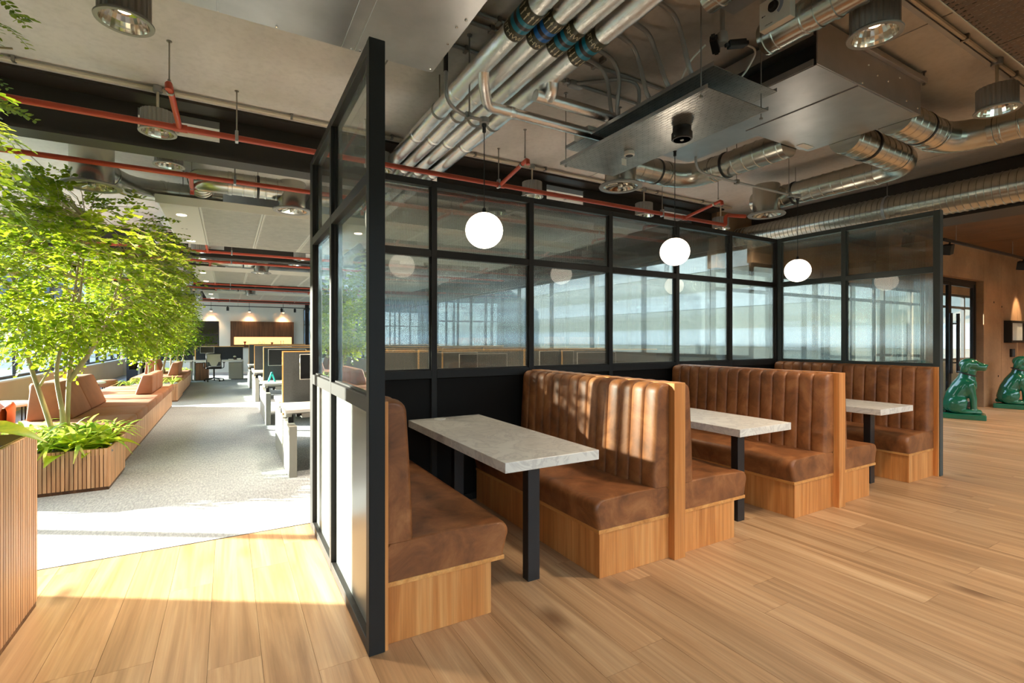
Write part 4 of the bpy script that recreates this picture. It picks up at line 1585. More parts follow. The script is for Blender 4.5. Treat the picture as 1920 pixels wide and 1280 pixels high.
diffuser(2.72, 1.38, 2.86, 'round swirl diffuser hanging under the perforated tray', 3.18)
diffuser(4.98, 1.36, 2.87, 'round swirl diffuser over the furthest booth', 3.22)
ords = ['first', 'second', 'third']
for i in range(3):
    oy = 6.1 * i
    diffuser(-1.66, 3.86 + oy, 2.855, 'round swirl diffuser over the planters, in the %s bay along the aisle' % ords[i], 3.36, 0.235)
    diffuser(0.10, 3.98 + oy, 2.875, 'round swirl diffuser over the desks, in the %s bay along the aisle' % ords[i], 3.20)
    duct_run('steel duct elbowing beside the left diffuser in the %s bay along the aisle' % ords[i], [('s', (-1.66, 3.90 + oy, 3.08), (-1.60, 4.20 + oy, 3.08)), ('e', (-1.60, 4.20 + oy, 3.08), (-1.54, 4.70 + oy, 3.08), (-1.2, 4.86 + oy, 3.14)), ('s', (-1.2, 4.86 + oy, 3.14), (-0.6, 4.9 + oy, 3.15))], 0.115, group='ducts along the aisle ceiling')
    duct_run('steel duct with an elbow above the edge of the %s ceiling raft' % ords[i], [('s', (0.10, 3.98 + oy, 3.10), (-0.52, 3.98 + oy, 3.10)), ('e', (-0.52, 3.98 + oy, 3.10), (-0.80, 3.98 + oy, 3.10), (-0.80, 4.22 + oy, 3.15)), ('s', (-0.80, 4.22 + oy, 3.15), (-0.80, 4.62 + oy, 3.16))], 0.118, straps=(((-0.25, 3.98 + oy, 3.10), (1, 0, 0)),), group='ducts along the aisle ceiling')
    duct_run('steel duct dropping to the aisle diffuser at the far end of the %s bay' % ords[i], [('s', (-1.50, 7.3 + oy, 3.12), (-1.50, 7.9 + oy, 3.12)), ('e', (-1.50, 7.9 + oy, 3.12), (-1.5, 8.2 + oy, 3.12), (-1.5, 8.22 + oy, 2.95))], 0.115, group='ducts along the aisle ceiling')

# ---- white chilled rafts
for i in range(3):
    oy = 6.1 * i
    xa, xb, ya, yb, z = -1.22, 4.6, 4.62 + oy, 7.28 + oy, 2.95
    t = thing('ceiling_raft', (1.7, 6 + oy, z), 'white slotted ceiling raft hung in the %s bay along the aisle' % ['first', 'second', 'third'][i], 'ceiling panel', 'white ceiling rafts')
    make('edge_trim', MB().prism([(ya, z), (ya - 0.05, z + 0.085), (ya - 0.03, z + 0.085), (ya + 0.02, z + 0.01)], 0, xa - 0.03, xb).prism([(yb, z), (yb + 0.05, z + 0.085), (yb + 0.03, z + 0.085), (yb - 0.02, z + 0.01)], 0, xa - 0.03, xb).prism([(xa, z), (xa - 0.05, z + 0.085), (xa - 0.03, z + 0.085), (xa + 0.02, z + 0.01)], 1, ya, yb), M['raft'], t)
    make('end_panel', MB().box((xa, ya, z), (xa + 0.38, yb, z + 0.02)), M['raft'], t, bevel=0.002, seg=1)
    x = xa + 0.385
    while x < xb - 0.3:
        make('slotted_panel', MB().box((x + 0.022, ya + 0.02, z + 0.004), (x + 0.655, yb - 0.02, z + 0.006)), M['slot'], t)
        make('panel_frame', MB().box((x, ya, z), (x + 0.022, yb, z + 0.02)).box((x + 0.655, ya, z), (x + 0.677, yb, z + 0.02)).box((x + 0.022, ya, z), (x + 0.655, ya + 0.02, z + 0.02)).box((x + 0.022, yb - 0.02, z), (x + 0.655, yb, z + 0.02)), M['raft'], t)
        x += 0.682
    make('backing', MB().box((xa + 0.02, ya + 0.02, z + 0.045), (xb, yb - 0.02, z + 0.05)), M['raft'], t)
    for yy in (5.16, 7.02):
        make('recessed_light', MB().lathe([(0.0, 0.012), (0.034, 0.012), (0.038, -0.001), (0.052, -0.003), (0.054, 0.0)], (xa + 0.18, yy + oy, z), 18), M['led'], t, smooth=True, angle=30)
    for (xx) in (-1.09, -1.04):
        make('vent_dot', MB().lathe([(0.0, -0.0015), (0.013, -0.001), (0.014, 0.0)], (xx, 6.05 + oy, z), 10), M['rubber'], t)
    for (xx, yy) in ((-1.0, 4.8), (-1.0, 7.1), (1.5, 4.8), (1.5, 7.1)):
        rod('hanger_rod', xx, yy + oy, z + 0.05, ZC, t)

# ---- brown perforated raft, top right
t = thing('perforated_raft', (4.5, -2.3, 3.0), 'brown perforated ceiling raft at the top right corner', 'ceiling panel')
x = 2.05
while x < 6.3:
    make('perforated_panel', MB().box((x + 0.002, -3.4, 3.0), (x + 1.038, -1.19, 3.002)), M['perf_brown'], t)
    x += 1.04
make('edge_trim', MB().box((2.04, -1.192, 2.998), (6.22, -1.186, 3.05)).box((2.04, -3.4, 2.998), (2.046, -1.19, 3.05)), M['raft'], t)
for (x, y) in ((2.6, -1.35), (4.6, -1.35), (5.8, -1.35), (4.0, -3.0)):
    rod('hanger_rod', x, y, 3.01, ZC, t)

# ================================================================ PLANTERS, BENCHES, TREES along the aisle
slat_mesh = {}


def slat_at(parent, key, size, pos):
    """one slat object; slats of one size share their mesh"""
    if key not in slat_mesh:
        o = make('slat', MB().box((-size[0] / 2, -size[1] / 2, 0), (size[0] / 2, size[1] / 2, size[2])), M['slat'], parent)
        for vv in o.data.vertices:
            vv.co = vv.co + wloc(parent)
        o.data.update()
        slat_mesh[key] = o
    else:
        o = dup(slat_mesh[key], parent)
    o.location = Vector(pos) - wloc(parent)
    return o


def slatted_box(name, label, cat, group, x0, x1, y0, y1, h, z0=0.03, right=True, front=True, single=True, liner=True, rng_y=None):
    t = thing(name, ((x0 + x1) / 2, (y0 + y1) / 2, 0), label, cat, group)
    th, w, p = 0.014, 0.0235, 0.0305
    make('carcass', MB().box((x0, y0 + th, 0.0), (x1 - th, y1, h - 0.06 if liner else h)), M['walnut'], t)
    make('plinth', MB().box((x1 - th + 0.001, y0 + th, 0), (x1 - 0.004, y1, z0)).box((x0, y0 + 0.004, 0), (x1 - 0.004, y0 + th - 0.001, z0)), M['walnut'], t)
    st = MB()
    if right:
        n = int((y1 - y0) / p)
        for k in range(n + 1):
            y = y1 - w / 2 - k * p
            if y < y0:
                break
            if single and (rng_y is None or rng_y[0] <= y <= rng_y[1]):
                slat_at(t, ('r', round(h, 3)), (th, w, h - z0), (x1 - th / 2 + 0.0005, y, z0))
            else:
                st.box((x1 - th + 0.0005, y - w / 2, z0), (x1 + 0.0005, y + w / 2, h))
    if front:
        n = int((x1 - x0) / p)
        for k in range(n + 1):
            x = x1 - th - w / 2 - 0.002 - k * p
            if x < x0:
                break
            if single:
                slat_at(t, ('f', round(h, 3)), (w, th, h - z0), (x, y0 + th / 2, z0))
            else:
                st.box((x - w / 2, y0, z0), (x + w / 2, y0 + th, h))
    if st.v:
        meta(make('slats', st, M['slat'], t), kind='stuff')
    if liner:
        a = 0.016
        make('liner', MB().box((x0 + a, y0 + a, h - 0.10), (x0 + a + 0.004, y1 - a, h + 0.003)).box((x1 - a - 0.004, y0 + a, h - 0.10), (x1 - a, y1 - a, h + 0.003)).box((x0 + a + 0.004, y0 + a, h - 0.10), (x1 - a - 0.004, y0 + a + 0.004, h + 0.003)).box((x0 + a + 0.004, y1 - a - 0.004, h - 0.10), (x1 - a - 0.004, y1 - a, h + 0.003)), M['brass'], t)
        make('end_board', MB().box((x0, y1 - 0.015, 0), (x1 - th, y1, h)).box((x0, y0 + th, 0), (x0 + 0.015, y1 - 0.015, h)), M['slat'], t)
        make('soil', MB().box((x0 + a + 0.005, y0 + a + 0.005, h - 0.08), (x1 - a - 0.005, y1 - a - 0.005, h - 0.05)), M['soil'], t)
    return t


slatted_box('planter', 'tall slatted timber planter nearest the camera with broad yellow green leaves', 'planter', 'slatted timber planters', -2.75, -1.411, -0.6, 1.30, 0.912, rng_y=(0.45, 1.4))
slatted_box('planter', 'low slatted timber planter with pebbles and strap leaved plants before the first bench', 'planter', 'slatted timber planters', -2.62, -1.503, 3.69, 4.50, 0.385)
slatted_box('planter', 'low slatted timber planter at the far end of the first aisle bench', 'planter', 'slatted timber planters', -2.75, -1.53, 11.3, 12.7, 0.40, single=False)
slatted_box('planter', 'furthest slatted timber planter, beyond the second aisle bench', 'planter', 'slatted timber planters', -2.75, -1.60, 16.1, 17.2, 0.40, single=False)


def aisle_bench(x0, x1, y0, y1, label, n, rests):
    t = slatted_box('aisle_bench', label, 'bench', 'upholstered aisle benches', x0, x1 - 0.03, y0 + 0.02, y1, 0.335, single=False, liner=False)
    L = (y1 - y0) / n
    for k in range(n):
        make('seat_cushion', MB().box((x0 - 0.01, y0 + k * L + 0.004, 0.337), (x1, y0 + (k + 1) * L - 0.004, 0.475)), M['tan'], t, smooth=True, bevel=0.035, seg=3)
    for (prof, ya, yb, m) in rests:
        c = (yb - ya) / m
        for k in range(m):
            make('back_cushion', MB().prism(prof, 1, ya + k * c + 0.004, ya + (k + 1) * c - 0.004), M['tan'], t, smooth=True, bevel=0.028, seg=3)
    return t


P1 = [(-2.52, 0.476), (-2.10, 0.476), (-2.26, 0.90), (-2.48, 0.90)]
P2 = [(-1.90, 0.476), (-1.66, 0.476), (-1.655, 0.80), (-1.80, 0.80)]
aisle_bench(-2.60, -1.53, 4.62, 10.35, 'long tan upholstered bench along the aisle behind the low planter', 6, [(P1, 5.34, 7.2, 2), (P2, 8.15, 9.75, 3)])
P3 = [(a, b - 0.0) for a, b in P1]
aisle_bench(-2.60, -1.53, 12.75, 16.05, 'second tan upholstered bench further along the aisle', 3, [(P2, 13.3, 14.5, 2), ([(-2.5, 0.476), (-2.12, 0.476), (-2.25, 0.85), (-2.46, 0.85)], 14.3, 15.5, 2)])

# pebbles in the low planter
for k in range(16):
    x = -2.0 + RND.random() * 0.46
    y = 3.73 + RND.random() * 0.10
    rx_, ry_, rz_ = RND.uniform(0.03, 0.055), RND.uniform(0.025, 0.04), RND.uniform(0.015, 0.026)
    rows = []
    for i in range(7):
        a = radians(-90 + 30 * i)
        rows.append([(x + rx_ * max(cos(a), 0.02) * cos(b) * (1 + 0.1 * sin(3 * b + k)), y + ry_ * max(cos(a), 0.02) * sin(b), 0.345 + rz_ * sin(a)) for b in [2 * pi * j / 9 for j in range(9)]])
    o = make('pebble', MB().grid(rows, True), M['stone'], None, smooth=True, loc=(x, y, 0.345))
    meta(o, 'grey slate pebble lying at the front edge of the low planter', 'stone', 'pebbles in the low planter')

# ---- strap leaved and broad leaved plants
blade_src = []


def blade_mesh(L, w, droop, fold=0.25):
    mb = MB()
    n = 6
    for i in range(n + 1):
        s = i / n
        r = L * (s - 0.25 * droop * s * s)
        z = L * (0.85 * s - droop * s * s * 0.95)
        ww = w * (0.45 + 1.5 * s) * (1 - s) ** 0.55 if s < 1 else 0.0008
        ww = min(ww, w)
        mb.v += [(r, -ww, z + ww * fold), (r, 0, z), (r, ww, z + ww * fold)]
    for i in range(n):
        for j in (0, 1):
            a = 3 * i + j
            mb.f.append((a, a + 1, a + 4, a + 3))
    return mb


def broad_mesh(L, w):
    mb = MB()
    n = 7
    for i in range(n + 1):
        s = i / n
        ww = w * (sin(pi * min(s * 1.02 + 0.02, 1)) ** 0.75) * (1.15 - 0.45 * s) if 0 < s < 1 else 0.002
        z = L * (0.42 * s - 0.62 * s * s)
        r = L * s
        mb.v += [(r, -ww, z + ww * 0.22), (r, -ww * 0.5, z + ww * 0.02), (r, 0, z - ww * 0.05), (r, ww * 0.5, z + ww * 0.02), (r, ww, z + ww * 0.22)]
    for i in range(n):
        for j in range(4):
            a = 5 * i + j
            mb.f.append((a, a + 1, a + 6, a + 5))
    return mb


leaf_protos = {}


def plant(x, y, z, label, group, kind, n, sc, name='leafy_plant'):
    t = thing(name, (x, y, z), label, 'plant', group)
    for k in range(n):
        v = k % 3
        key = (kind, v)
        if key not in leaf_protos:
            if kind == 'strap':
                mb = blade_mesh((0.26, 0.32, 0.22)[v], (0.011, 0.013, 0.012)[v], (0.85, 1.05, 0.6)[v])
            else:
                mb = broad_mesh((0.15, 0.18, 0.13)[v], (0.046, 0.054, 0.042)[v])
            o = make('leaf', mb, M['blade'] if kind == 'strap' else M['broad'], t, smooth=True)
            for vv in o.data.vertices:
                vv.co = vv.co + wloc(t)
            o.data.update()
            leaf_protos[key] = o
        else:
            o = dup(leaf_protos[key], t)
        a = 2.4 * k + RND.uniform(-0.3, 0.3)
        tilt = RND.uniform(-0.75, -0.05) if kind == 'strap' else RND.uniform(-0.7, 0.2)
        o.rotation_euler = (RND.uniform(-0.25, 0.25), tilt, a)
        s = sc * RND.uniform(0.75, 1.15)
        o.scale = (s, s, s)
        o.location = (0.012 * cos(a), 0.012 * sin(a), RND.uniform(0, 0.05) if kind == 'broad' else 0)
    if kind == 'broad':
        mb = MB()
        for k in range(4):
            a = 1.6 * k
            mb.tube([(x, y, z - 0.02), (x + 0.012 * cos(a), y + 0.012 * sin(a), z + 0.05)], 0.004, 5)
        make('stems', mb, M['blade'], t)
    return t


spots = [(-1.62, 4.36), (-1.75, 4.10), (-1.90, 3.98), (-1.66, 4.22), (-1.84, 4.30), (-2.02, 4.18), (-2.10, 3.96), (-2.22, 4.32), (-2.34, 4.06), (-1.98, 4.40), (-2.46, 4.36), (-2.2, 3.84), (-1.98, 3.84), (-1.78, 3.90), (-2.5, 3.95)]
for (x, y) in spots:
    plant(x, y, 0.335, 'strap leaved green plant among others in the low planter before the bench', 'strap leaved plants in the low planter', 'strap', 15, 1.65)
for (x, y) in ((-1.60, 3.93), (-1.72, 3.80), (-1.58, 4.06), (-1.82, 3.79)):
    plant(x, y, 0.36, 'broad leaved yellow green plant at the right front of the low planter', 'broad leaved plants in the low planter', 'broad', 8, 1.5)
for (yy0, yy1, lab, grp) in ((11.36, 12.6, 'green plant in the planter at the far end of the first bench', 'plants in the middle planter'), (16.2, 17.1, 'green plant in the furthest planter beside the aisle', 'plants in the furthest planter')):
    for k in range(9):
        plant(-2.5 + 0.85 * RND.random(), yy0 + (yy1 - yy0) * RND.random(), 0.35, lab, grp, 'strap', 11, 1.15)
t = thing('broad_leaf_plant', (-1.78, 0.95, 0.84), 'plant with very large yellow green leaves in the tall planter', 'plant')
for (x, y, z, L, az, tl) in ((-1.72, 0.98, 0.93, 0.46, -0.25, -0.18), (-1.70, 0.84, 0.95, 0.36, -0.75, -0.05), (-1.82, 1.10, 0.92, 0.30, 0.5, -0.5), (-1.70, 0.76, 0.88, 0.26, -1.3, 0.25), (-1.9, 0.9, 0.95, 0.3, 2.2, -0.3)):
    mb = broad_mesh(L, L * 0.27)
    m = Matrix.Translation((x, y, z)) @ Matrix.Rotation(az, 4, 'Z') @ Matrix.Rotation(tl, 4, 'Y')
    mb.v = [tuple(m @ Vector(p)) for p in mb.v]
    make('leaf', mb, M['broad'], t, smooth=True)
    make('leaf_stalk', MB().tube([(-1.80, 0.93, 0.83), (x, y, z)], 0.007, 6), M['blade'], t)

# ---- trees


def tree(label, stems, crown, n_twigs, leaf_len, mat_, seed, n_leaf=12, dens=1.0):
    """stems: polylines; crown: (centre, radii); twigs carry flat sprays of leaves"""
    R = random.Random(seed)
    c, rad = Vector(crown[0]), Vector(crown[1])
    t = thing('indoor_tree', stems[0][0], label, 'tree', 'trees in the aisle planters')
    tips = []
    for s in stems:
        pts = bend([Vector(p) for p in s], 0.25, 4)
        n = len(pts)
        L = sum((pts[i + 1] - pts[i]).length for i in range(n - 1))
        r0 = 0.025 if L > 1.2 else 0.016
        make('stem' if L > 1.2 else 'limb', MB().tube(pts, [r0 * (1 - 0.68 * i / (n - 1)) for i in range(n)], 9), M['bark'], t, smooth=True)
        tips += [p for p in pts[n // 2:]]
    br = MB()
    lf = MB()
    for k in range(n_twigs):
        while True:
            q = Vector((R.uniform(-1, 1), R.uniform(-1, 1), R.uniform(-1, 1)))
            if 0.16 < q.length < 1.0 and R.random() < (0.35 + 0.65 * q.length) and (sin(q.x * 7 + seed) + sin(q.y * 6 + 2 * seed) + sin(q.z * 8)) > -1.0 * dens:
                break
        p = c + Vector((q.x * rad.x, q.y * rad.y, q.z * rad.z))
        near = min(tips, key=lambda w: (w - p).length)
        d = (p - near)
        out = Vector((q.x, q.y, q.z * 0.4))
        dirn = (out.normalized() + Vector((R.uniform(-.7, .7), R.uniform(-.7, .7), R.uniform(-.5, .35)))).normalized()
        if k % 5 == 0:
            midp = near + d * 0.5 + Vector((0, 0, 0.08))
            br.tube([near, midp, p], [0.006, 0.004, 0.0022], 5, False)
        tl = leaf_len * n_leaf * 0.42
        side_ = dirn.cross(Vector((0, 0, 1)))
        if side_.length < 0.1:
            side_ = Vector((1, 0, 0))
        side_.normalize()
        up = side_.cross(dirn).normalized()
        br.tube([p, p + dirn * tl * 0.6 - Vector((0, 0, 0.02)), p + dirn * tl - Vector((0, 0, 0.06))], 0.0018, 3, False)
        for j in range(n_leaf):
            s = (j + 1) / n_leaf
            b = p + dirn * tl * s - Vector((0, 0, 0.07 * s * s))
            sg = 1 if j % 2 else -1
            ld = (dirn * 0.45 + side_ * sg + Vector((R.uniform(-.35, .35), R.uniform(-.35, .35), R.uniform(-.5, .2)))).normalized()
            l = leaf_len * R.uniform(0.7, 1.15)
            nrm = (up + Vector((R.uniform(-1.1, 1.1), R.uniform(-1.1, 1.1), R.uniform(-.5, .3)))).normalized()
            w = ld.cross(nrm).normalized() * l * 0.34
            lf.poly([b, b + ld * l * 0.28 + w * 0.85, b + ld * l * 0.62 + w * 0.9, b + ld * l, b + ld * l * 0.62 - w * 0.9, b + ld * l * 0.28 - w * 0.85])
    make('branches', br, M['bark'], t)
    meta(make('foliage', lf, mat_, t), kind='stuff')
    return t


tree('tree with three pale stems in the low planter, its crown full of sun',
     [[(-2.02, 4.34, 0.34), (-2.12, 4.35, 0.75), (-2.266, 4.35, 1.33), (-2.36, 4.38, 1.80), (-2.3, 4.5, 2.3)],
      [(-1.985, 4.30, 0.34), (-1.96, 4.3, 0.62), (-2.035, 4.33, 1.07), (-1.978, 4.35, 1.40), (-1.90, 4.4, 1.85), (-1.86, 4.45, 2.4)],
      [(-1.95, 4.36, 0.34), (-1.945, 4.35, 0.60), (-1.93, 4.35, 1.10), (-1.89, 4.35, 1.42), (-1.82, 4.3, 2.0), (-1.78, 4.25, 2.6)],
      [(-1.935, 4.35, 0.98), (-1.76, 4.37, 1.28), (-1.63, 4.4, 1.62), (-1.48, 4.42, 2.3)],
      [(-2.15, 4.35, 0.95), (-2.02, 4.2, 1.16)]],
     ((-1.90, 4.42, 2.13), (0.92, 1.0, 0.88)), 1500, 0.052, M['leaf'], 3, 12, 0.5)
tree('tree with slender stems rising behind the first aisle bench',
     [[(-2.15, 11.8, 0.36), (-2.08, 11.7, 0.8), (-2.22, 11.5, 1.4), (-2.4, 11.4, 2.1)],
      [(-2.0, 11.9, 0.36), (-1.98, 11.7, 0.9), (-1.92, 11.5, 1.5), (-1.8, 11.4, 2.2)],
      [(-1.9, 11.7, 0.36), (-1.80, 11.6, 0.9), (-1.65, 11.5, 1.5), (-1.5, 11.4, 2.2)]],
     ((-2.15, 11.3, 2.08), (0.88, 1.2, 1.0)), 1150, 0.068, M['leaf'], 8, 10, 0.6)
tree('furthest tree along the aisle, in front of the far desks',
     [[(-2.1, 16.6, 0.36), (-2.1, 16.6, 1.0), (-2.2, 16.6, 1.8)], [(-1.95, 16.5, 0.36), (-1.9, 16.5, 1.0), (-1.8, 16.5, 1.9)], [(-1.85, 16.7, 0.36), (-1.75, 16.7, 1.0), (-1.6, 16.6, 1.8)]],
     ((-2.05, 16.6, 1.9), (0.62, 0.9, 0.95)), 560, 0.08, M['leaf_dark'], 5, 9)

# near tree: pinnate leaves built one by one
t = tree('dark leaved tree overhanging the tall planter at the left edge',
         [[(-2.25, 0.55, 0.84), (-2.22, 0.62, 1.4), (-2.1, 0.75, 2.0), (-1.95, 0.9, 2.6)], [(-2.35, 0.45, 0.84), (-2.4, 0.5, 1.6), (-2.5, 0.6, 2.3)],
          [(-2.14, 0.72, 1.85), (-1.85, 0.95, 2.05), (-1.5, 1.12, 2.2)], [(-2.0, 0.85, 2.45), (-1.75, 1.0, 2.72), (-1.45, 1.10, 2.82)]],
         ((-2.10, 0.85, 2.10), (0.62, 0.60, 0.72)), 330, 0.046, M['leaf_dark'], 12, 12)
pin = []


def pinnate(L, pairs, seed):
    R = random.Random(seed)
    mb = MB()
    pts = [Vector((L * s, 0, 0.10 * L * s - 0.32 * L * s * s)) for s in [i / 8 for i in range(9)]]
    mb.tube(pts, 0.0016, 4, False)
    for k in range(pairs):
        s = 0.18 + 0.80 * k / (pairs - 1)
        b = Vector((L * s, 0, 0.10 * L * s - 0.32 * L * s * s))
        for sg in (-1, 1):
            l = 0.046 * R.uniform(0.85, 1.15) * (1 - 0.25 * s)
            ld = Vector((0.55, sg * 0.9, R.uniform(-0.25, 0.15))).normalized()
            w = Vector((0.9, -sg * 0.5, 0)).normalized() * l * 0.27
            up = Vector((0, 0, l * 0.06))
            mb.poly([b, b + ld * l * 0.35 + w + up, b + ld * l * 0.75 + w * 0.8 + up, b + ld * l, b + ld * l * 0.75 - w * 0.8 + up, b + ld * l * 0.35 - w + up])
    return mb


for v in range(4):
    o = make('pinnate_leaf', pinnate((0.20, 0.24, 0.17, 0.22)[v], (7, 8, 6, 8)[v], v), M['leaf_dark'] if v % 2 else M['leaf'], t)
    for vv in o.data.vertices:
        vv.co = vv.co + wloc(t)
    o.data.update()
    pin.append(o)
R = random.Random(21)
anchors = [(-1.62, 1.05, 2.20), (-1.72, 0.98, 2.05), (-1.55, 1.10, 2.35), (-1.60, 1.0, 2.78), (-1.75, 1.0, 1.85), (-1.68, 1.02, 2.5), (-1.74, 0.9, 1.62), (-1.56, 1.08, 2.0), (-1.50, 1.14, 2.82), (-1.66, 1.1, 1.75)]
tl = wloc(t)
for k in range(170):
    a = anchors[k % len(anchors)]
    p = Vector((a[0] + R.uniform(-0.26, 0.06), a[1] + R.uniform(-0.3, 0.3), a[2] + R.uniform(-0.2, 0.2)))
    o = pin[k] if k < 4 else dup(pin[k % 4], t)
    o.location = p - tl
    o.rotation_euler = (R.uniform(-0.4, 0.4), R.uniform(-0.15, 0.7), R.uniform(-1.5, 1.2))
    s = R.uniform(0.75, 1.15)
    o.scale = (s, s, s)

# ================================================================ LOUNGE by the window wall


def tub_chair(x, y, rz, label):
    t = thing('tub_chair', (0, 0, 0), label, 'chair', 'orange tub chairs')
    rows = []
    for (r0, r1, z) in ((0.30, 0.25, 0.30), (0.325, 0.25, 0.32), (0.335, 0.25, 0.62), (0.32, 0.26, 0.66), (0.285, 0.26, 0.66), (0.265, 0.26, 0.62), (0.255, 0.25, 0.38)):
        rows.append([(r0 * cos(a), r0 * sin(a), z - 0.10 * max(cos(a), 0) ** 2 * (z > 0.5)) for a in [radians(45 + 270 * j / 22) for j in range(23)]])
    make('shell', MB().grid(rows), M['orange'], t, smooth=True)
    make('seat', MB().lathe([(0.0, 0.30), (0.24, 0.30), (0.26, 0.33), (0.26, 0.40), (0.22, 0.43), (0.0, 0.435)], (0, 0, 0), 26), M['orange'], t, smooth=True, angle=50)
    for k in range(4):
        a = pi / 4 + k * pi / 2
        make('leg', MB().tube([(0.16 * cos(a), 0.16 * sin(a), 0.31), (0.24 * cos(a), 0.24 * sin(a), 0.0)], [0.014, 0.009], 7), M['black'], t)
    t.location = (x, y, 0)
    t.rotation_euler = (0, 0, rz)
    return t


tub_chair(-3.05, 5.75, -1.2, 'orange tub chair by the window wall, beside the nearer lounge table')
tub_chair(-3.12, 9.15, 1.2, 'orange tub chair by the window wall, behind the first bench back')


def lounge_table(x, y, r, label):
    t = thing('lounge_table', (x, y, 0), label, 'table', 'low tables by the window wall')
    make('table_top', MB().lathe([(r - 0.01, 0.50), (r, 0.505), (r, 0.525), (r - 0.006, 0.53), (0, 0.53)], (x, y, 0), 36), M['desk_white'], t, smooth=True, angle=40)
    for k in range(8):
        a = 2 * pi * k / 8
        make('leg', MB().tube([(x + r * 0.75 * cos(a), y + r * 0.75 * sin(a), 0.50), (x + r * 0.75 * cos(a), y + r * 0.75 * sin(a), 0.0)], 0.008, 6), M['black'], t)
    make('foot_ring', MB().tube([(x + r * 0.75 * cos(2 * pi * j / 24), y + r * 0.75 * sin(2 * pi * j / 24), 0.012) for j in range(25)], 0.009, 6), M['black'], t)


lounge_table(-3.32, 7.1, 0.46, 'low white topped lounge table between the two orange chairs')
lounge_table(-3.2, 10.9, 0.46, 'low white topped lounge table further along the window wall')
t = thing('low_stool', (-3.0, 12.6, 0), 'small tan upholstered stool by the window wall', 'stool')
make('seat', MB().lathe([(0.19, 0.30), (0.20, 0.32), (0.20, 0.44), (0.17, 0.46), (0, 0.46)], (-3.0, 12.6, 0), 22), M['tan'], t, smooth=True, angle=50)
for k in range(3):
    a = 2.1 * k
    make('leg', MB().tube([(-3.0 + 0.13 * cos(a), 12.6 + 0.13 * sin(a), 0.31), (-3.0 + 0.16 * cos(a), 12.6 + 0.16 * sin(a), 0)], 0.012, 6), M['black'], t)
t = thing('cabinet', (-3.12, 18.5, 0), 'dark cabinet with a glazed upper front near the window wall', 'cabinet')
make('body', MB().box((-3.45, 18.3, 0), (-2.8, 18.8, 0.42)).box((-3.45, 18.3, 0.42), (-3.38, 18.8, 0.86)).box((-2.87, 18.3, 0.42), (-2.8, 18.8, 0.86)).box((-3.38, 18.76, 0.42), (-2.87, 18.8, 0.86)).box((-3.47, 18.28, 0.86), (-2.78, 18.82, 0.90)), M['felt_dark'], t)
make('pane', MB().box((-3.37, 18.31, 0.43), (-2.88, 18.315, 0.85)), M['window'], t)

# ================================================================ DESKS along the right of the aisle


def desk(x0, y0, far, label):
    """sit-stand desk 1.62 wide; near desks have the user towards the camera"""
    t = thing('office_desk', (x0 + 0.8, y0 + 0.4, 0), label, 'desk', 'desks beside the aisle')
    make('table_top', MB().prism([(y0 + 0.02, 0.652), (y0 + 0.04, 0.645), (y0 + 0.72, 0.645), (y0 + 0.72, 0.68), (y0 + 0.02, 0.68)], 0, x0, x0 + 1.60), M['desk_white'], t)
    make('under_frame', MB().prism([(y0 + 0.10, 0.60), (y0 + 0.64, 0.60), (y0 + 0.70, 0.645), (y0 + 0.04, 0.645)], 0, x0 + 0.01, x0 + 0.06).box((x0 + 0.06, y0 + 0.30, 0.60), (x0 + 1.54, y0 + 0.36, 0.645)), M['desk_grey'], t)
    make('end_panel', MB().box((x0 + 0.022, y0 - 0.03, 0.0), (x0 + 0.097, y0 + 0.795, 0.52)), M['desk_grey'], t, bevel=0.003, seg=1)
    for xx in (x0 + 0.04, x0 + 1.5):
        make('lift_column', MB().box((xx, y0 + 0.22, 0.05 if xx > x0 + 1 else 0.52), (xx + 0.05, y0 + 0.30, 0.60)), M['black'], t)
    make('cable_basket', MB().box((x0 + 0.2, y0 + 0.45, 0.53), (x0 + 1.45, y0 + 0.47, 0.60)).box((x0 + 0.2, y0 + 0.45, 0.53), (x0 + 1.45, y0 + 0.60, 0.534)), M['white'], t)
    make('foot', MB().box((x0 + 1.48, y0 + 0.05, 0), (x0 + 1.57, y0 + 0.70, 0.05)), M['desk_grey'], t)
    return t


def desk_screen(x0, y, label):
    t = thing('desk_screen', (x0 + 0.8, y, 0.53), label, 'screen', 'felt screens between the desks')
    make('felt_panel', MB().box((x0 + 0.012, y - 0.017, 0.535), (x0 + 1.58, y + 0.017, 1.258)), M['felt'], t)
    make('ply_edge', MB().box((x0, y - 0.018, 0.53), (x0 + 0.012, y + 0.018, 1.27)).box((x0 + 0.012, y - 0.018, 1.258), (x0 + 1.592, y + 0.018, 1.27)), M['edge'], t)
    for k in (0.15, 1.35):
        make('clamp', MB().box((x0 + k, y - 0.022, 0.50), (x0 + k + 0.06, y + 0.022, 0.534)), M['black'], t)
    return t


def monitor(x0, y, label, z0=0.945, z1=1.235, w=0.62, d=-1):
    t = thing('monitor', (x0 + w / 2, y, z0), label, 'monitor', 'monitors on the desks')
    make('panel', MB().box((x0 + 0.006, y - 0.012, z0 + 0.006), (x0 + w - 0.006, y + 0.012, z1 - 0.006)), M['screen'], t)
    make('bezel', MB().box((x0, y - 0.011, z0), (x0 + 0.006, y + 0.013, z1)).box((x0 + w - 0.006, y - 0.011, z0), (x0 + w, y + 0.013, z1)).box((x0 + 0.006, y - 0.011, z0), (x0 + w - 0.006, y + 0.013, z0 + 0.006)).box((x0 + 0.006, y - 0.011, z1 - 0.006), (x0 + w - 0.006, y + 0.013, z1)), M['fabric_white'], t)
    make('arm', MB().tube([(x0 + w / 2, y + 0.012, (z0 + z1) / 2), (x0 + w / 2, y + 0.07, (z0 + z1) / 2), (x0 + w / 2, y + 0.07, 0.68)], 0.014, 8), M['desk_grey'], t)
    return t


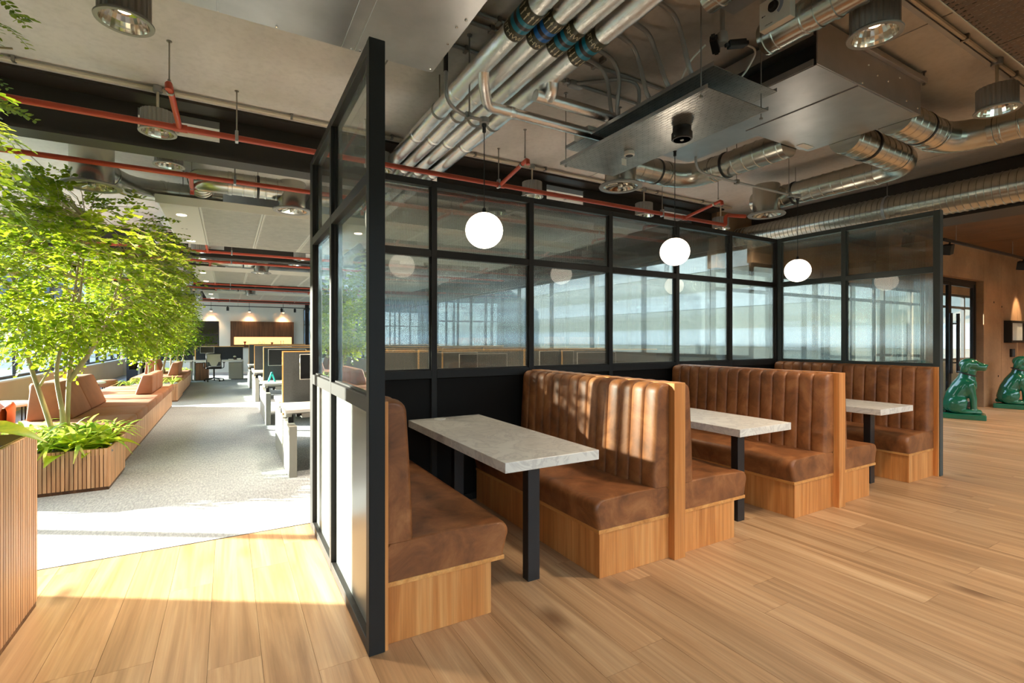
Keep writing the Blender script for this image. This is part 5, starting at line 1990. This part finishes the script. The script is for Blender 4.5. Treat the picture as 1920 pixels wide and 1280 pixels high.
rown = ['nearest desk row', 'second desk row', 'third desk row', 'fourth desk row']
for r in range(4):
    y0 = 3.29 + 3.55 * r
    for c in range(3 if r < 3 else 1):
        x0 = -0.025 + 1.64 * c
        pos = ['by the aisle', 'one in from the aisle', 'two in from the aisle'][c]
        desk(x0, y0, False, 'white desk on the near side of the %s, %s' % (rown[r], pos))
        desk(x0, y0 + 0.84, True, 'white desk on the far side of the %s, %s' % (rown[r], pos))
        desk_screen(x0 + 0.03, y0 + 0.80, 'charcoal felt screen with ply edge, %s, %s' % (rown[r], pos))
        monitor(x0 + (0.20, 0.10, 0.22, 0.2)[r], y0 + 0.64, 'black monitor on the %s, %s' % (rown[r], pos))
# turquoise phone stand on the second row
t = thing('phone_stand', (0.10, 7.25, 0.68), 'small turquoise A shaped stand on the second row desk', 'stand')
make('leg', MB().box((-0.012, -0.04, 0), (0.012, 0.04, 0.17), Matrix.Translation((0.06, 7.25, 0.682)) @ Matrix.Rotation(0.35, 4, 'Y')), M['teal_paint'], t)
make('leg', MB().box((-0.010, -0.04, 0), (0.010, 0.04, 0.165), Matrix.Translation((0.165, 7.25, 0.684)) @ Matrix.Rotation(-0.32, 4, 'Y')), M['teal_paint'], t)
for (x, y, rz, lab) in ((1.05, 2.86, 1.4, 'orange tub chair behind the glazed screen, nearest the end screen'), (2.35, 2.90, 1.7, 'orange tub chair behind the glazed screen, second from the end screen'), (3.9, 2.88, 1.5, 'orange tub chair behind the glazed screen, third from the end screen')):
    tub_chair(x, y, rz, lab)

# far desk cluster across the end of the aisle
t = thing('office_desk', (-0.8, 18.2, 0), 'far white topped desk with grey drawers facing down the aisle', 'desk', 'far desks')
make('table_top', MB().box((-1.56, 17.75, 0.655), (-0.06, 18.5, 0.69)), M['desk_white'], t)
make('drawer_pedestal', MB().box((-0.52, 17.82, 0.02), (-0.10, 18.4, 0.60)), M['desk_grey'], t, bevel=0.004)
make('drawer_pedestal', MB().box((-1.50, 17.82, 0.02), (-1.12, 18.4, 0.60)), M['walnut'], t, bevel=0.004)
make('leg', MB().box((-1.56, 17.8, 0), (-1.52, 18.45, 0.655)), M['desk_grey'], t)
make('leg', MB().box((-0.095, 17.8, 0), (-0.06, 18.45, 0.655)), M['desk_grey'], t)
t = thing('desk_screen', (-0.8, 18.55, 0.6), 'dark felt screen behind the far desk', 'screen', 'far desk screens')
make('felt_panel', MB().box((-1.53, 18.52, 0.62), (-0.06, 18.56, 1.15)), M['felt_dark'], t)
make('ply_edge', MB().box((-1.56, 18.515, 0.60), (-1.53, 18.565, 1.17)).box((-1.53, 18.515, 1.15), (-0.03, 18.565, 1.17)), M['edge'], t)
monitor(-1.39, 18.42, 'black monitor on the far desk, left of the empty chair', 0.93, 1.16, 0.42)
t = thing('office_desk', (-2.4, 18.2, 0), 'far desk left of the one with grey drawers', 'desk', 'far desks')
make('table_top', MB().box((-3.1, 17.75, 0.655), (-1.60, 18.5, 0.69)), M['desk_white'], t)
for xx in (-3.08, -1.66):
    make('leg', MB().box((xx, 17.8, 0), (xx + 0.05, 18.45, 0.655)), M['desk_grey'], t)
t = thing('desk_screen', (-2.4, 18.55, 0.6), 'dark felt screen behind the far left desk', 'screen', 'far desk screens')
make('felt_panel', MB().box((-3.1, 18.52, 0.62), (-1.6, 18.56, 1.13)), M['felt_dark'], t)
monitor(-2.30, 18.40, 'pale monitor on the far left desk', 0.86, 1.12, 0.42)
for (x, y, z, w, d, h, lab, mt_) in ((-0.45, 18.1, 0.69, 0.16, 0.12, 0.03, 'white notebook pile on the far desk', 'white'), (-0.20, 18.15, 0.69, 0.13, 0.1, 0.05, 'small white tray on the far desk', 'white')):
    o = make('notebook', MB().box((x - w / 2, y - d / 2, z), (x + w / 2, y + d / 2, z + h)), M[mt_], None, loc=(x, y, z), bevel=0.004)
    meta(o, lab, 'stationery')
t = thing('desk_lamp', (-0.33, 18.3, 0.69), 'small dark lamp with a pale head on the far desk', 'lamp')
make('base', MB().lathe([(0.06, 0), (0.06, 0.015), (0.012, 0.02), (0.010, 0.10), (0.0, 0.10)], (-0.33, 18.3, 0.69), 14), M['walnut'], t)
make('shade', MB().lathe([(0.05, 0.09), (0.045, 0.12), (0.02, 0.14), (0, 0.14)], (-0.33, 18.3, 0.69), 14), M['mesh_back'], t, smooth=True)

# the task chair
t = thing('task_chair', (-0.95, 17.35, 0), 'empty office chair with a pale mesh back at the far desk', 'chair')
cx_, cy_ = -0.95, 17.35
rows = []
for i in range(7):
    z = 0.52 + 0.40 * i / 6
    rows.append([(cx_ + (0.20 + 0.015 * sin(i)) * u, cy_ - 0.20 - 0.04 * (1 - u * u) - 0.03 * i / 6, z) for u in [-1 + 2 * j / 8 for j in range(9)]])
make('mesh_back', MB().grid(rows), M['mesh_back'], t, smooth=True)
make('back_frame', MB().tube([(cx_ - 0.21, cy_ - 0.2, 0.50), (cx_ - 0.215, cy_ - 0.24, 0.94), (cx_ + 0.215, cy_ - 0.24, 0.94), (cx_ + 0.21, cy_ - 0.2, 0.50), (cx_ - 0.21, cy_ - 0.2, 0.50)], 0.014, 7), M['black'], t, smooth=True)
make('lumbar_pad', MB().box((cx_ - 0.19, cy_ - 0.235, 0.52), (cx_ + 0.19, cy_ - 0.21, 0.66)), M['felt'], t, bevel=0.01)
make('seat', MB().box((cx_ - 0.23, cy_ - 0.22, 0.42), (cx_ + 0.23, cy_ + 0.22, 0.48)), M['black'], t, smooth=True, bevel=0.025, seg=3)
make('gas_column', MB().tube([(cx_, cy_, 0.10), (cx_, cy_, 0.42)], 0.025, 10), M['black'], t)
for s in (-1, 1):
    make('armrest', MB().tube(bend([(cx_ + 0.20 * s, cy_, 0.43), (cx_ + 0.29 * s, cy_, 0.45), (cx_ + 0.29 * s, cy_ - 0.02, 0.62)], 0.05, 3), 0.014, 7).box((cx_ + 0.29 * s - 0.035, cy_ - 0.12, 0.62), (cx_ + 0.29 * s + 0.035, cy_ + 0.12, 0.645)), M['black'], t)
for k in range(5):
    a = 2 * pi * k / 5 + 0.3
    b_ = make('base_spoke', MB().tube([(cx_, cy_, 0.11), (cx_ + 0.29 * cos(a), cy_ + 0.29 * sin(a), 0.075)], [0.022, 0.014], 7), M['black'], t)
    make('caster', MB().lathe([(0.0, -0.02), (0.03, -0.02), (0.03, 0.02), (0, 0.02)], (cx_ + 0.29 * cos(a), cy_ + 0.29 * sin(a), 0.032), 12, 0), M['black'], b_)

# ================================================================ FAR WALL: slatted panel with a lit niche
t = thing('slatted_wall_panel', (0.8, 22.4, 1.0), 'walnut slatted wall panel with a glowing display niche on the far white wall', 'wall panel')
x0, x1, z0, z1, yy = -0.45, 2.07, 1.06, 2.21, 22.36
make('backing', MB().box((x0, yy + 0.05, z0), (x1, YF - 0.001, z1)), M['walnut'], t)
st = MB()
x = x0
while x < x1 - 0.02:
    if -0.33 < x < 1.96:
        st.box((x, yy, 1.53), (x + 0.036, yy + 0.05, z1))
        st.box((x, yy, z0), (x + 0.036, yy + 0.05, 1.185))
    else:
        st.box((x, yy, z0), (x + 0.036, yy + 0.05, z1))
    x += 0.046
meta(make('slats', st, M['walnut'], t), kind='stuff')
make('lit_back', MB().box((-0.31, yy + 0.042, 1.195), (1.98, yy + 0.048, 1.525)), M['niche'], t)
make('shelf', MB().box((-0.33, yy - 0.06, 1.18), (2.0, yy + 0.04, 1.195)), M['walnut'], t)
for (x, sh, mt_, lab, nm) in ((0.10, 'cup', 'red', 'red vase on the glowing niche shelf', 'vase'), (0.68, 'tri', 'desk_grey', 'smaller grey A frame ornament in the niche', 'ornament'), (0.82, 'tri', 'conduit', 'larger grey A frame ornament in the niche', 'ornament'), (1.17, 'bowl', 'tan', 'small tan bowl in the niche', 'bowl'), (1.53, 'pin', 'black', 'tall dark pin ornament in the niche, left one', 'ornament'), (1.63, 'pin', 'walnut', 'tall brown pin ornament in the niche, right one', 'ornament')):
    mb = MB()
    yc, zc_ = yy - 0.01, 1.1955
    if sh == 'cup':
        mb.lathe([(0.03, 0), (0.02, 0.03), (0.05, 0.09), (0.052, 0.14), (0.045, 0.14)], (x, yc, zc_), 14)
    elif sh == 'tri':
        h = 0.17 if mt_ == 'conduit' else 0.13
        mb.tube([(x - 0.06, yc, zc_ + 0.01), (x, yc, zc_ + h), (x + 0.06, yc, zc_ + 0.01), (x - 0.06, yc, zc_ + 0.01)], 0.010, 6)
    elif sh == 'bowl':
        mb.lathe([(0.02, 0), (0.05, 0.05), (0.055, 0.10), (0.05, 0.10)], (x, yc, zc_), 14)
    else:
        mb.lathe([(0.02, 0), (0.008, 0.02), (0.008, 0.13), (0.022, 0.15), (0.0, 0.17)], (x, yc, zc_), 10)
    meta(make(nm, mb, M[mt_], None, loc=(x, yc, zc_)), lab, nm)
# wall washers above, track with black spots
for (x, w) in ((-1.16, 'left one, above the far glazing'), (0.27, 'middle one, above the slatted panel'), (1.62, 'right one, above the slatted panel')):
    t = thing('wall_washer', (x, 22.25, 2.62), 'small lamp washing the far white wall, %s' % w, 'lamp', 'lamps washing the far wall')
    make('body', MB().lathe([(0.05, 0), (0.05, 0.10), (0.012, 0.11), (0.012, 0.76)], (x, 22.25, 2.62), 14), M['lampgrey'], t)
    make('lamp_disc', MB().lathe([(0, -0.002), (0.04, -0.002)], (x, 22.25, 2.62), 14), M['led'], t)
    spot(x, 22.25, 2.60, 26, 95, (1.0, 0.66, 0.36), 0.03, (radians(12), 0, 0))
t = thing('light_track', (0.5, 19.9, 2.72), 'thin dark lighting track crossing in front of the far wall', 'track')
make('rail', MB().box((-2.2, 19.88, 2.70), (3.0, 19.92, 2.73)), M['black'], t)
for x in (-2.0, -0.2, 1.4, 2.8):
    rod('hanger_rod', x, 19.9, 2.73, ZC, t)
for (x, w) in ((-0.55, 'leftmost'), (1.35, 'second from the left'), (1.85, 'third from the left'), (2.35, 'rightmost')):
    s = thing('track_spotlight', (x, 19.9, 2.70), 'black cylinder spotlight on the far dark track, %s' % w, 'lamp', 'spotlights on the far track')
    make('can', MB().lathe([(0.045, -0.17), (0.045, -0.03), (0.03, -0.02), (0.012, -0.015), (0.012, 0.0)], (x, 19.9, 2.70), 14), M['black'], s)
# bush seen through the far glazed opening
mb = MB()
R = random.Random(4)
for k in range(500):
    q = Vector((R.gauss(0, 0.26), R.gauss(0, 0.2), R.gauss(0, 0.2)))
    p = Vector((-1.55, 23.4, 1.35)) + q
    d = Vector((R.uniform(-1, 1), R.uniform(-1, 1), R.uniform(-1, 1))).normalized() * 0.06
    w = d.cross(Vector((0.3, 0.8, 0.5))).normalized() * 0.025
    mb.poly([p, p + d * 0.5 + w, p + d, p + d * 0.5 - w])
t = thing('potted_bush', (-1.55, 23.4, 0), 'bright green bush behind the far glazed opening', 'plant')
meta(make('foliage', mb, M['leaf'], t), kind='stuff')
make('pot', MB().lathe([(0.2, 0), (0.26, 0.9), (0.24, 0.9), (0.0, 0.86)], (-1.55, 23.4, 0), 20), M['felt_dark'], t)
make('trunk', MB().tube([(-1.55, 23.4, 0.85), (-1.55, 23.4, 1.3)], 0.02, 7), M['bark'], t)

# ================================================================ LOBBY on the right


def ellipsoid(mb, c, r, n=14, m=9, rot=None):
    rows = []
    for i in range(m):
        a = radians(-90 + 180 * i / (m - 1))
        row = []
        for j in range(n):
            b = 2 * pi * j / n
            p = Vector((r[0] * max(cos(a), 0.02) * cos(b), r[1] * max(cos(a), 0.02) * sin(b), r[2] * sin(a)))
            if rot is not None:
                p = rot @ p
            row.append(tuple(Vector(c) + p))
        rows.append(row)
    base = len(mb.v)
    mb.grid(rows, True)
    mb.f.append(tuple(base + j for j in range(n - 1, -1, -1)))
    mb.f.append(tuple(base + (m - 1) * n + j for j in range(n)))
    return mb


def dog_statue(x, y, rz, label):
    t = thing('dog_statue', (0, 0, 0), label, 'statue', 'green glazed dog statues')
    mb = MB()
    mb.tube([(-0.15, 0, 0.26), (-0.10, 0, 0.40), (-0.03, 0, 0.54), (0.03, 0, 0.66), (0.045, 0, 0.74)], [0.145, 0.160, 0.162, 0.148, 0.115], 16)
    ellipsoid(mb, (-0.15, 0, 0.24), (0.15, 0.15, 0.15))
    ellipsoid(mb, (0.065, 0, 0.60), (0.115, 0.135, 0.17))
    for s in (-1, 1):
        ellipsoid(mb, (-0.09, 0.118 * s, 0.26), (0.14, 0.072, 0.17), rot=Matrix.Rotation(0.4, 3, 'Y'))
        ellipsoid(mb, (0.02, 0.125 * s, 0.135), (0.13, 0.048, 0.045))
        ellipsoid(mb, (0.065, 0.10 * s, 0.57), (0.080, 0.062, 0.14))
        mb.tube([(0.085, 0.085 * s, 0.54), (0.125, 0.080 * s, 0.34), (0.130, 0.075 * s, 0.13)], [0.068, 0.050, 0.046], 12)
        ellipsoid(mb, (0.170, 0.078 * s, 0.130), (0.075, 0.052, 0.042))
        ellipsoid(mb, (0.020, 0.128 * s, 0.925), (0.062, 0.028, 0.115), rot=Matrix.Rotation(0.3, 3, 'Y'))
    mb.tube([(0.035, 0, 0.70), (0.05, 0, 0.80), (0.065, 0, 0.88)], [0.130, 0.112, 0.112], 16)
    ellipsoid(mb, (0.075, 0, 0.965), (0.145, 0.124, 0.110))
    mb.tube([(0.12, 0, 0.945), (0.21, 0, 0.925), (0.26, 0, 0.918)], [0.094, 0.080, 0.070], 14)
    ellipsoid(mb, (0.255, 0, 0.915), (0.050, 0.068, 0.068))
    ellipsoid(mb, (0.295, 0, 0.955), (0.026, 0.034, 0.022))
    mb.tube([(-0.27, 0, 0.15), (-0.28, 0.10, 0.135), (-0.22, 0.19, 0.13), (-0.08, 0.21, 0.125)], [0.045, 0.036, 0.028, 0.016], 10)
    o = make('body', mb, M['green_glaze'], t)
    rm_ = o.modifiers.new('fuse', 'REMESH')
    rm_.mode = 'VOXEL'
    rm_.voxel_size = 0.011
    rm_.use_smooth_shade = True
    sm_ = o.modifiers.new('soften', 'SMOOTH')
    sm_.factor = 0.5
    sm_.iterations = 6
    make('plinth', MB().box((-0.34, -0.18, 0.0), (0.29, 0.23, 0.095)), M['green_glaze'], t, bevel=0.012)
    make('collar', MB().tube([(0.045 + 0.121 * cos(2 * pi * j / 28), 0.121 * sin(2 * pi * j / 28), 0.795 - 0.035 * cos(2 * pi * j / 28)) for j in range(29)], 0.012, 7, False), M['collar'], t, smooth=True)
    for s in (-1, 1):
        make('eye', ellipsoid(MB(), (0.180, 0.075 * s, 0.995), (0.014, 0.014, 0.014), 10, 7), M['collar'], t, smooth=True)
    t.location = (x, y, 0)
    t.rotation_euler = (0, 0, rz)
    return t


dog_statue(10.85, 1.42, -1.25, 'green glazed sitting dog statue nearer the booths, before the door')
dog_statue(13.40, 1.40, -1.30, 'green glazed sitting dog statue beside the wall right of the door')

for (xa, xb, w) in ((14.17, 14.95, 'left of the pair, nearer the door'), (15.05, 15.9, 'right of the pair, at the frame edge')):
    t = thing('picture_frame', ((xa + xb) / 2, YW, 1.58), 'deep black frame on the concrete wall, %s' % w, 'picture', 'framed prints on the concrete wall')
    ya, yb = YW - 0.13, YW - 0.001
    make('frame', MB().box((xa, ya, 1.34), (xa + 0.05, yb, 1.82)).box((xb - 0.05, ya, 1.34), (xb, yb, 1.82)).box((xa + 0.05, ya, 1.34), (xb - 0.05, yb, 1.39)).box((xa + 0.05, ya, 1.77), (xb - 0.05, yb, 1.82)), M['black'], t)
    make('print', MB().box((xa + 0.05, ya + 0.02, 1.39), (xb - 0.05, ya + 0.03, 1.77)), M['paper'], t)
t = thing('card_reader', (14.62, YW, 1.10), 'small dark wall device above the right hand dog statue', 'device')
make('body', MB().box((14.52, YW - 0.04, 1.02), (14.72, YW - 0.001, 1.20)), M['black'], t, bevel=0.006)
make('face_plate', MB().box((14.545, YW - 0.044, 1.04), (14.695, YW - 0.0405, 1.18)), M['glass_out'], t)

for (xa, xb, y, z, w) in ((9.35, 15.5, 1.20, 2.985, 'nearer the concrete wall'), (10.3, 16.0, 0.35, 3.06, 'further from the concrete wall')):
    t = thing('light_track', ((xa + xb) / 2, y, z), 'black lighting track over the lobby, %s' % w, 'track', 'lobby lighting tracks')
    make('rail', MB().box((xa, y - 0.02, z), (xb, y + 0.02, z + 0.04)), M['black'], t)
    for k in range(3):
        x = xa + 0.5 + k * (xb - xa - 1.0) / 2
        make('hanger_rod', MB().tube([(x, y, z + 0.04), (x, y, 3.28)], 0.005, 6), M['rod'], t)
for (x, y, z, w) in ((9.62, 1.20, 2.985, 'at the near end of the lobby track'), (13.05, 1.20, 2.985, 'above the right hand dog statue'), (14.9, 1.20, 2.985, 'shining on the framed prints'), (12.4, 0.35, 3.06, 'on the track further from the wall')):
    t = thing('track_spotlight', (x, y, z), 'black box spotlight on the lobby track, %s' % w, 'lamp', 'spotlights on the lobby tracks')
    m = Matrix.Translation((x, y + 0.03, z - 0.11)) @ Matrix.Rotation(-0.25, 4, 'Y') @ Matrix.Rotation(0.2, 4, 'X')
    make('housing', MB().box((-0.075, -0.06, -0.085), (0.075, 0.06, 0.075), m), M['black'], t, bevel=0.006)
    make('neck', MB().tube([(x, y, z), (x, y + 0.02, z - 0.06)], 0.014, 8), M['black'], t)


def aimed(x, y, z, tx, ty, tz, e, ang, col=(1.0, 0.70, 0.40)):
    l = bpy.data.lights.new('track_beam', 'SPOT')
    l.energy = e
    l.color = col
    l.spot_size = radians(ang)
    l.spot_blend = 0.5
    l.shadow_soft_size = 0.04
    o = bpy.data.objects.new('track_beam', l)
    o.location = (x, y, z)
    o.rotation_euler = (Vector((tx, ty, tz)) - Vector((x, y, z))).to_track_quat('-Z', 'Y').to_euler()
    COL.objects.link(o)


aimed(14.9, 1.40, 2.84, 14.95, 1.80, 1.7, 70, 42)
aimed(13.05, 1.22, 2.84, 13.3, 1.6, 0.5, 90, 60)
aimed(9.62, 1.22, 2.84, 10.8, 1.55, 0.6, 90, 60)
aimed(12.4, 0.40, 2.92, 11.0, -1.0, 0.0, 160, 100)
# fill lamps added in the lobby soffit to brighten the right side
for k in range(8):
    x = 8.6 + (k % 4) * 2.3
    y = 0.2 - (k // 4) * 3.2
    t = thing('soffit_fill_lamp', (x, y, 3.27), 'round fill lamp added to the lobby soffit, %s from the booths, %s' % (['first', 'second', 'third', 'fourth'][k % 4], ['wall row', 'camera row'][k // 4]), 'lamp', 'fill lamps added to the lobby soffit')
    make('ring', MB().lathe([(0.060, -0.004), (0.075, -0.002), (0.076, 0.009)], (x, y, 3.27), 20, cap=False), M['black'], t)
    make('lamp_disc', MB().lathe([(0.0, 0.001), (0.060, 0.001)], (x, y, 3.27), 18), M['led'], t)
    spot(x, y, 3.24, 75, 130, (1.0, 0.72, 0.44), 0.06)
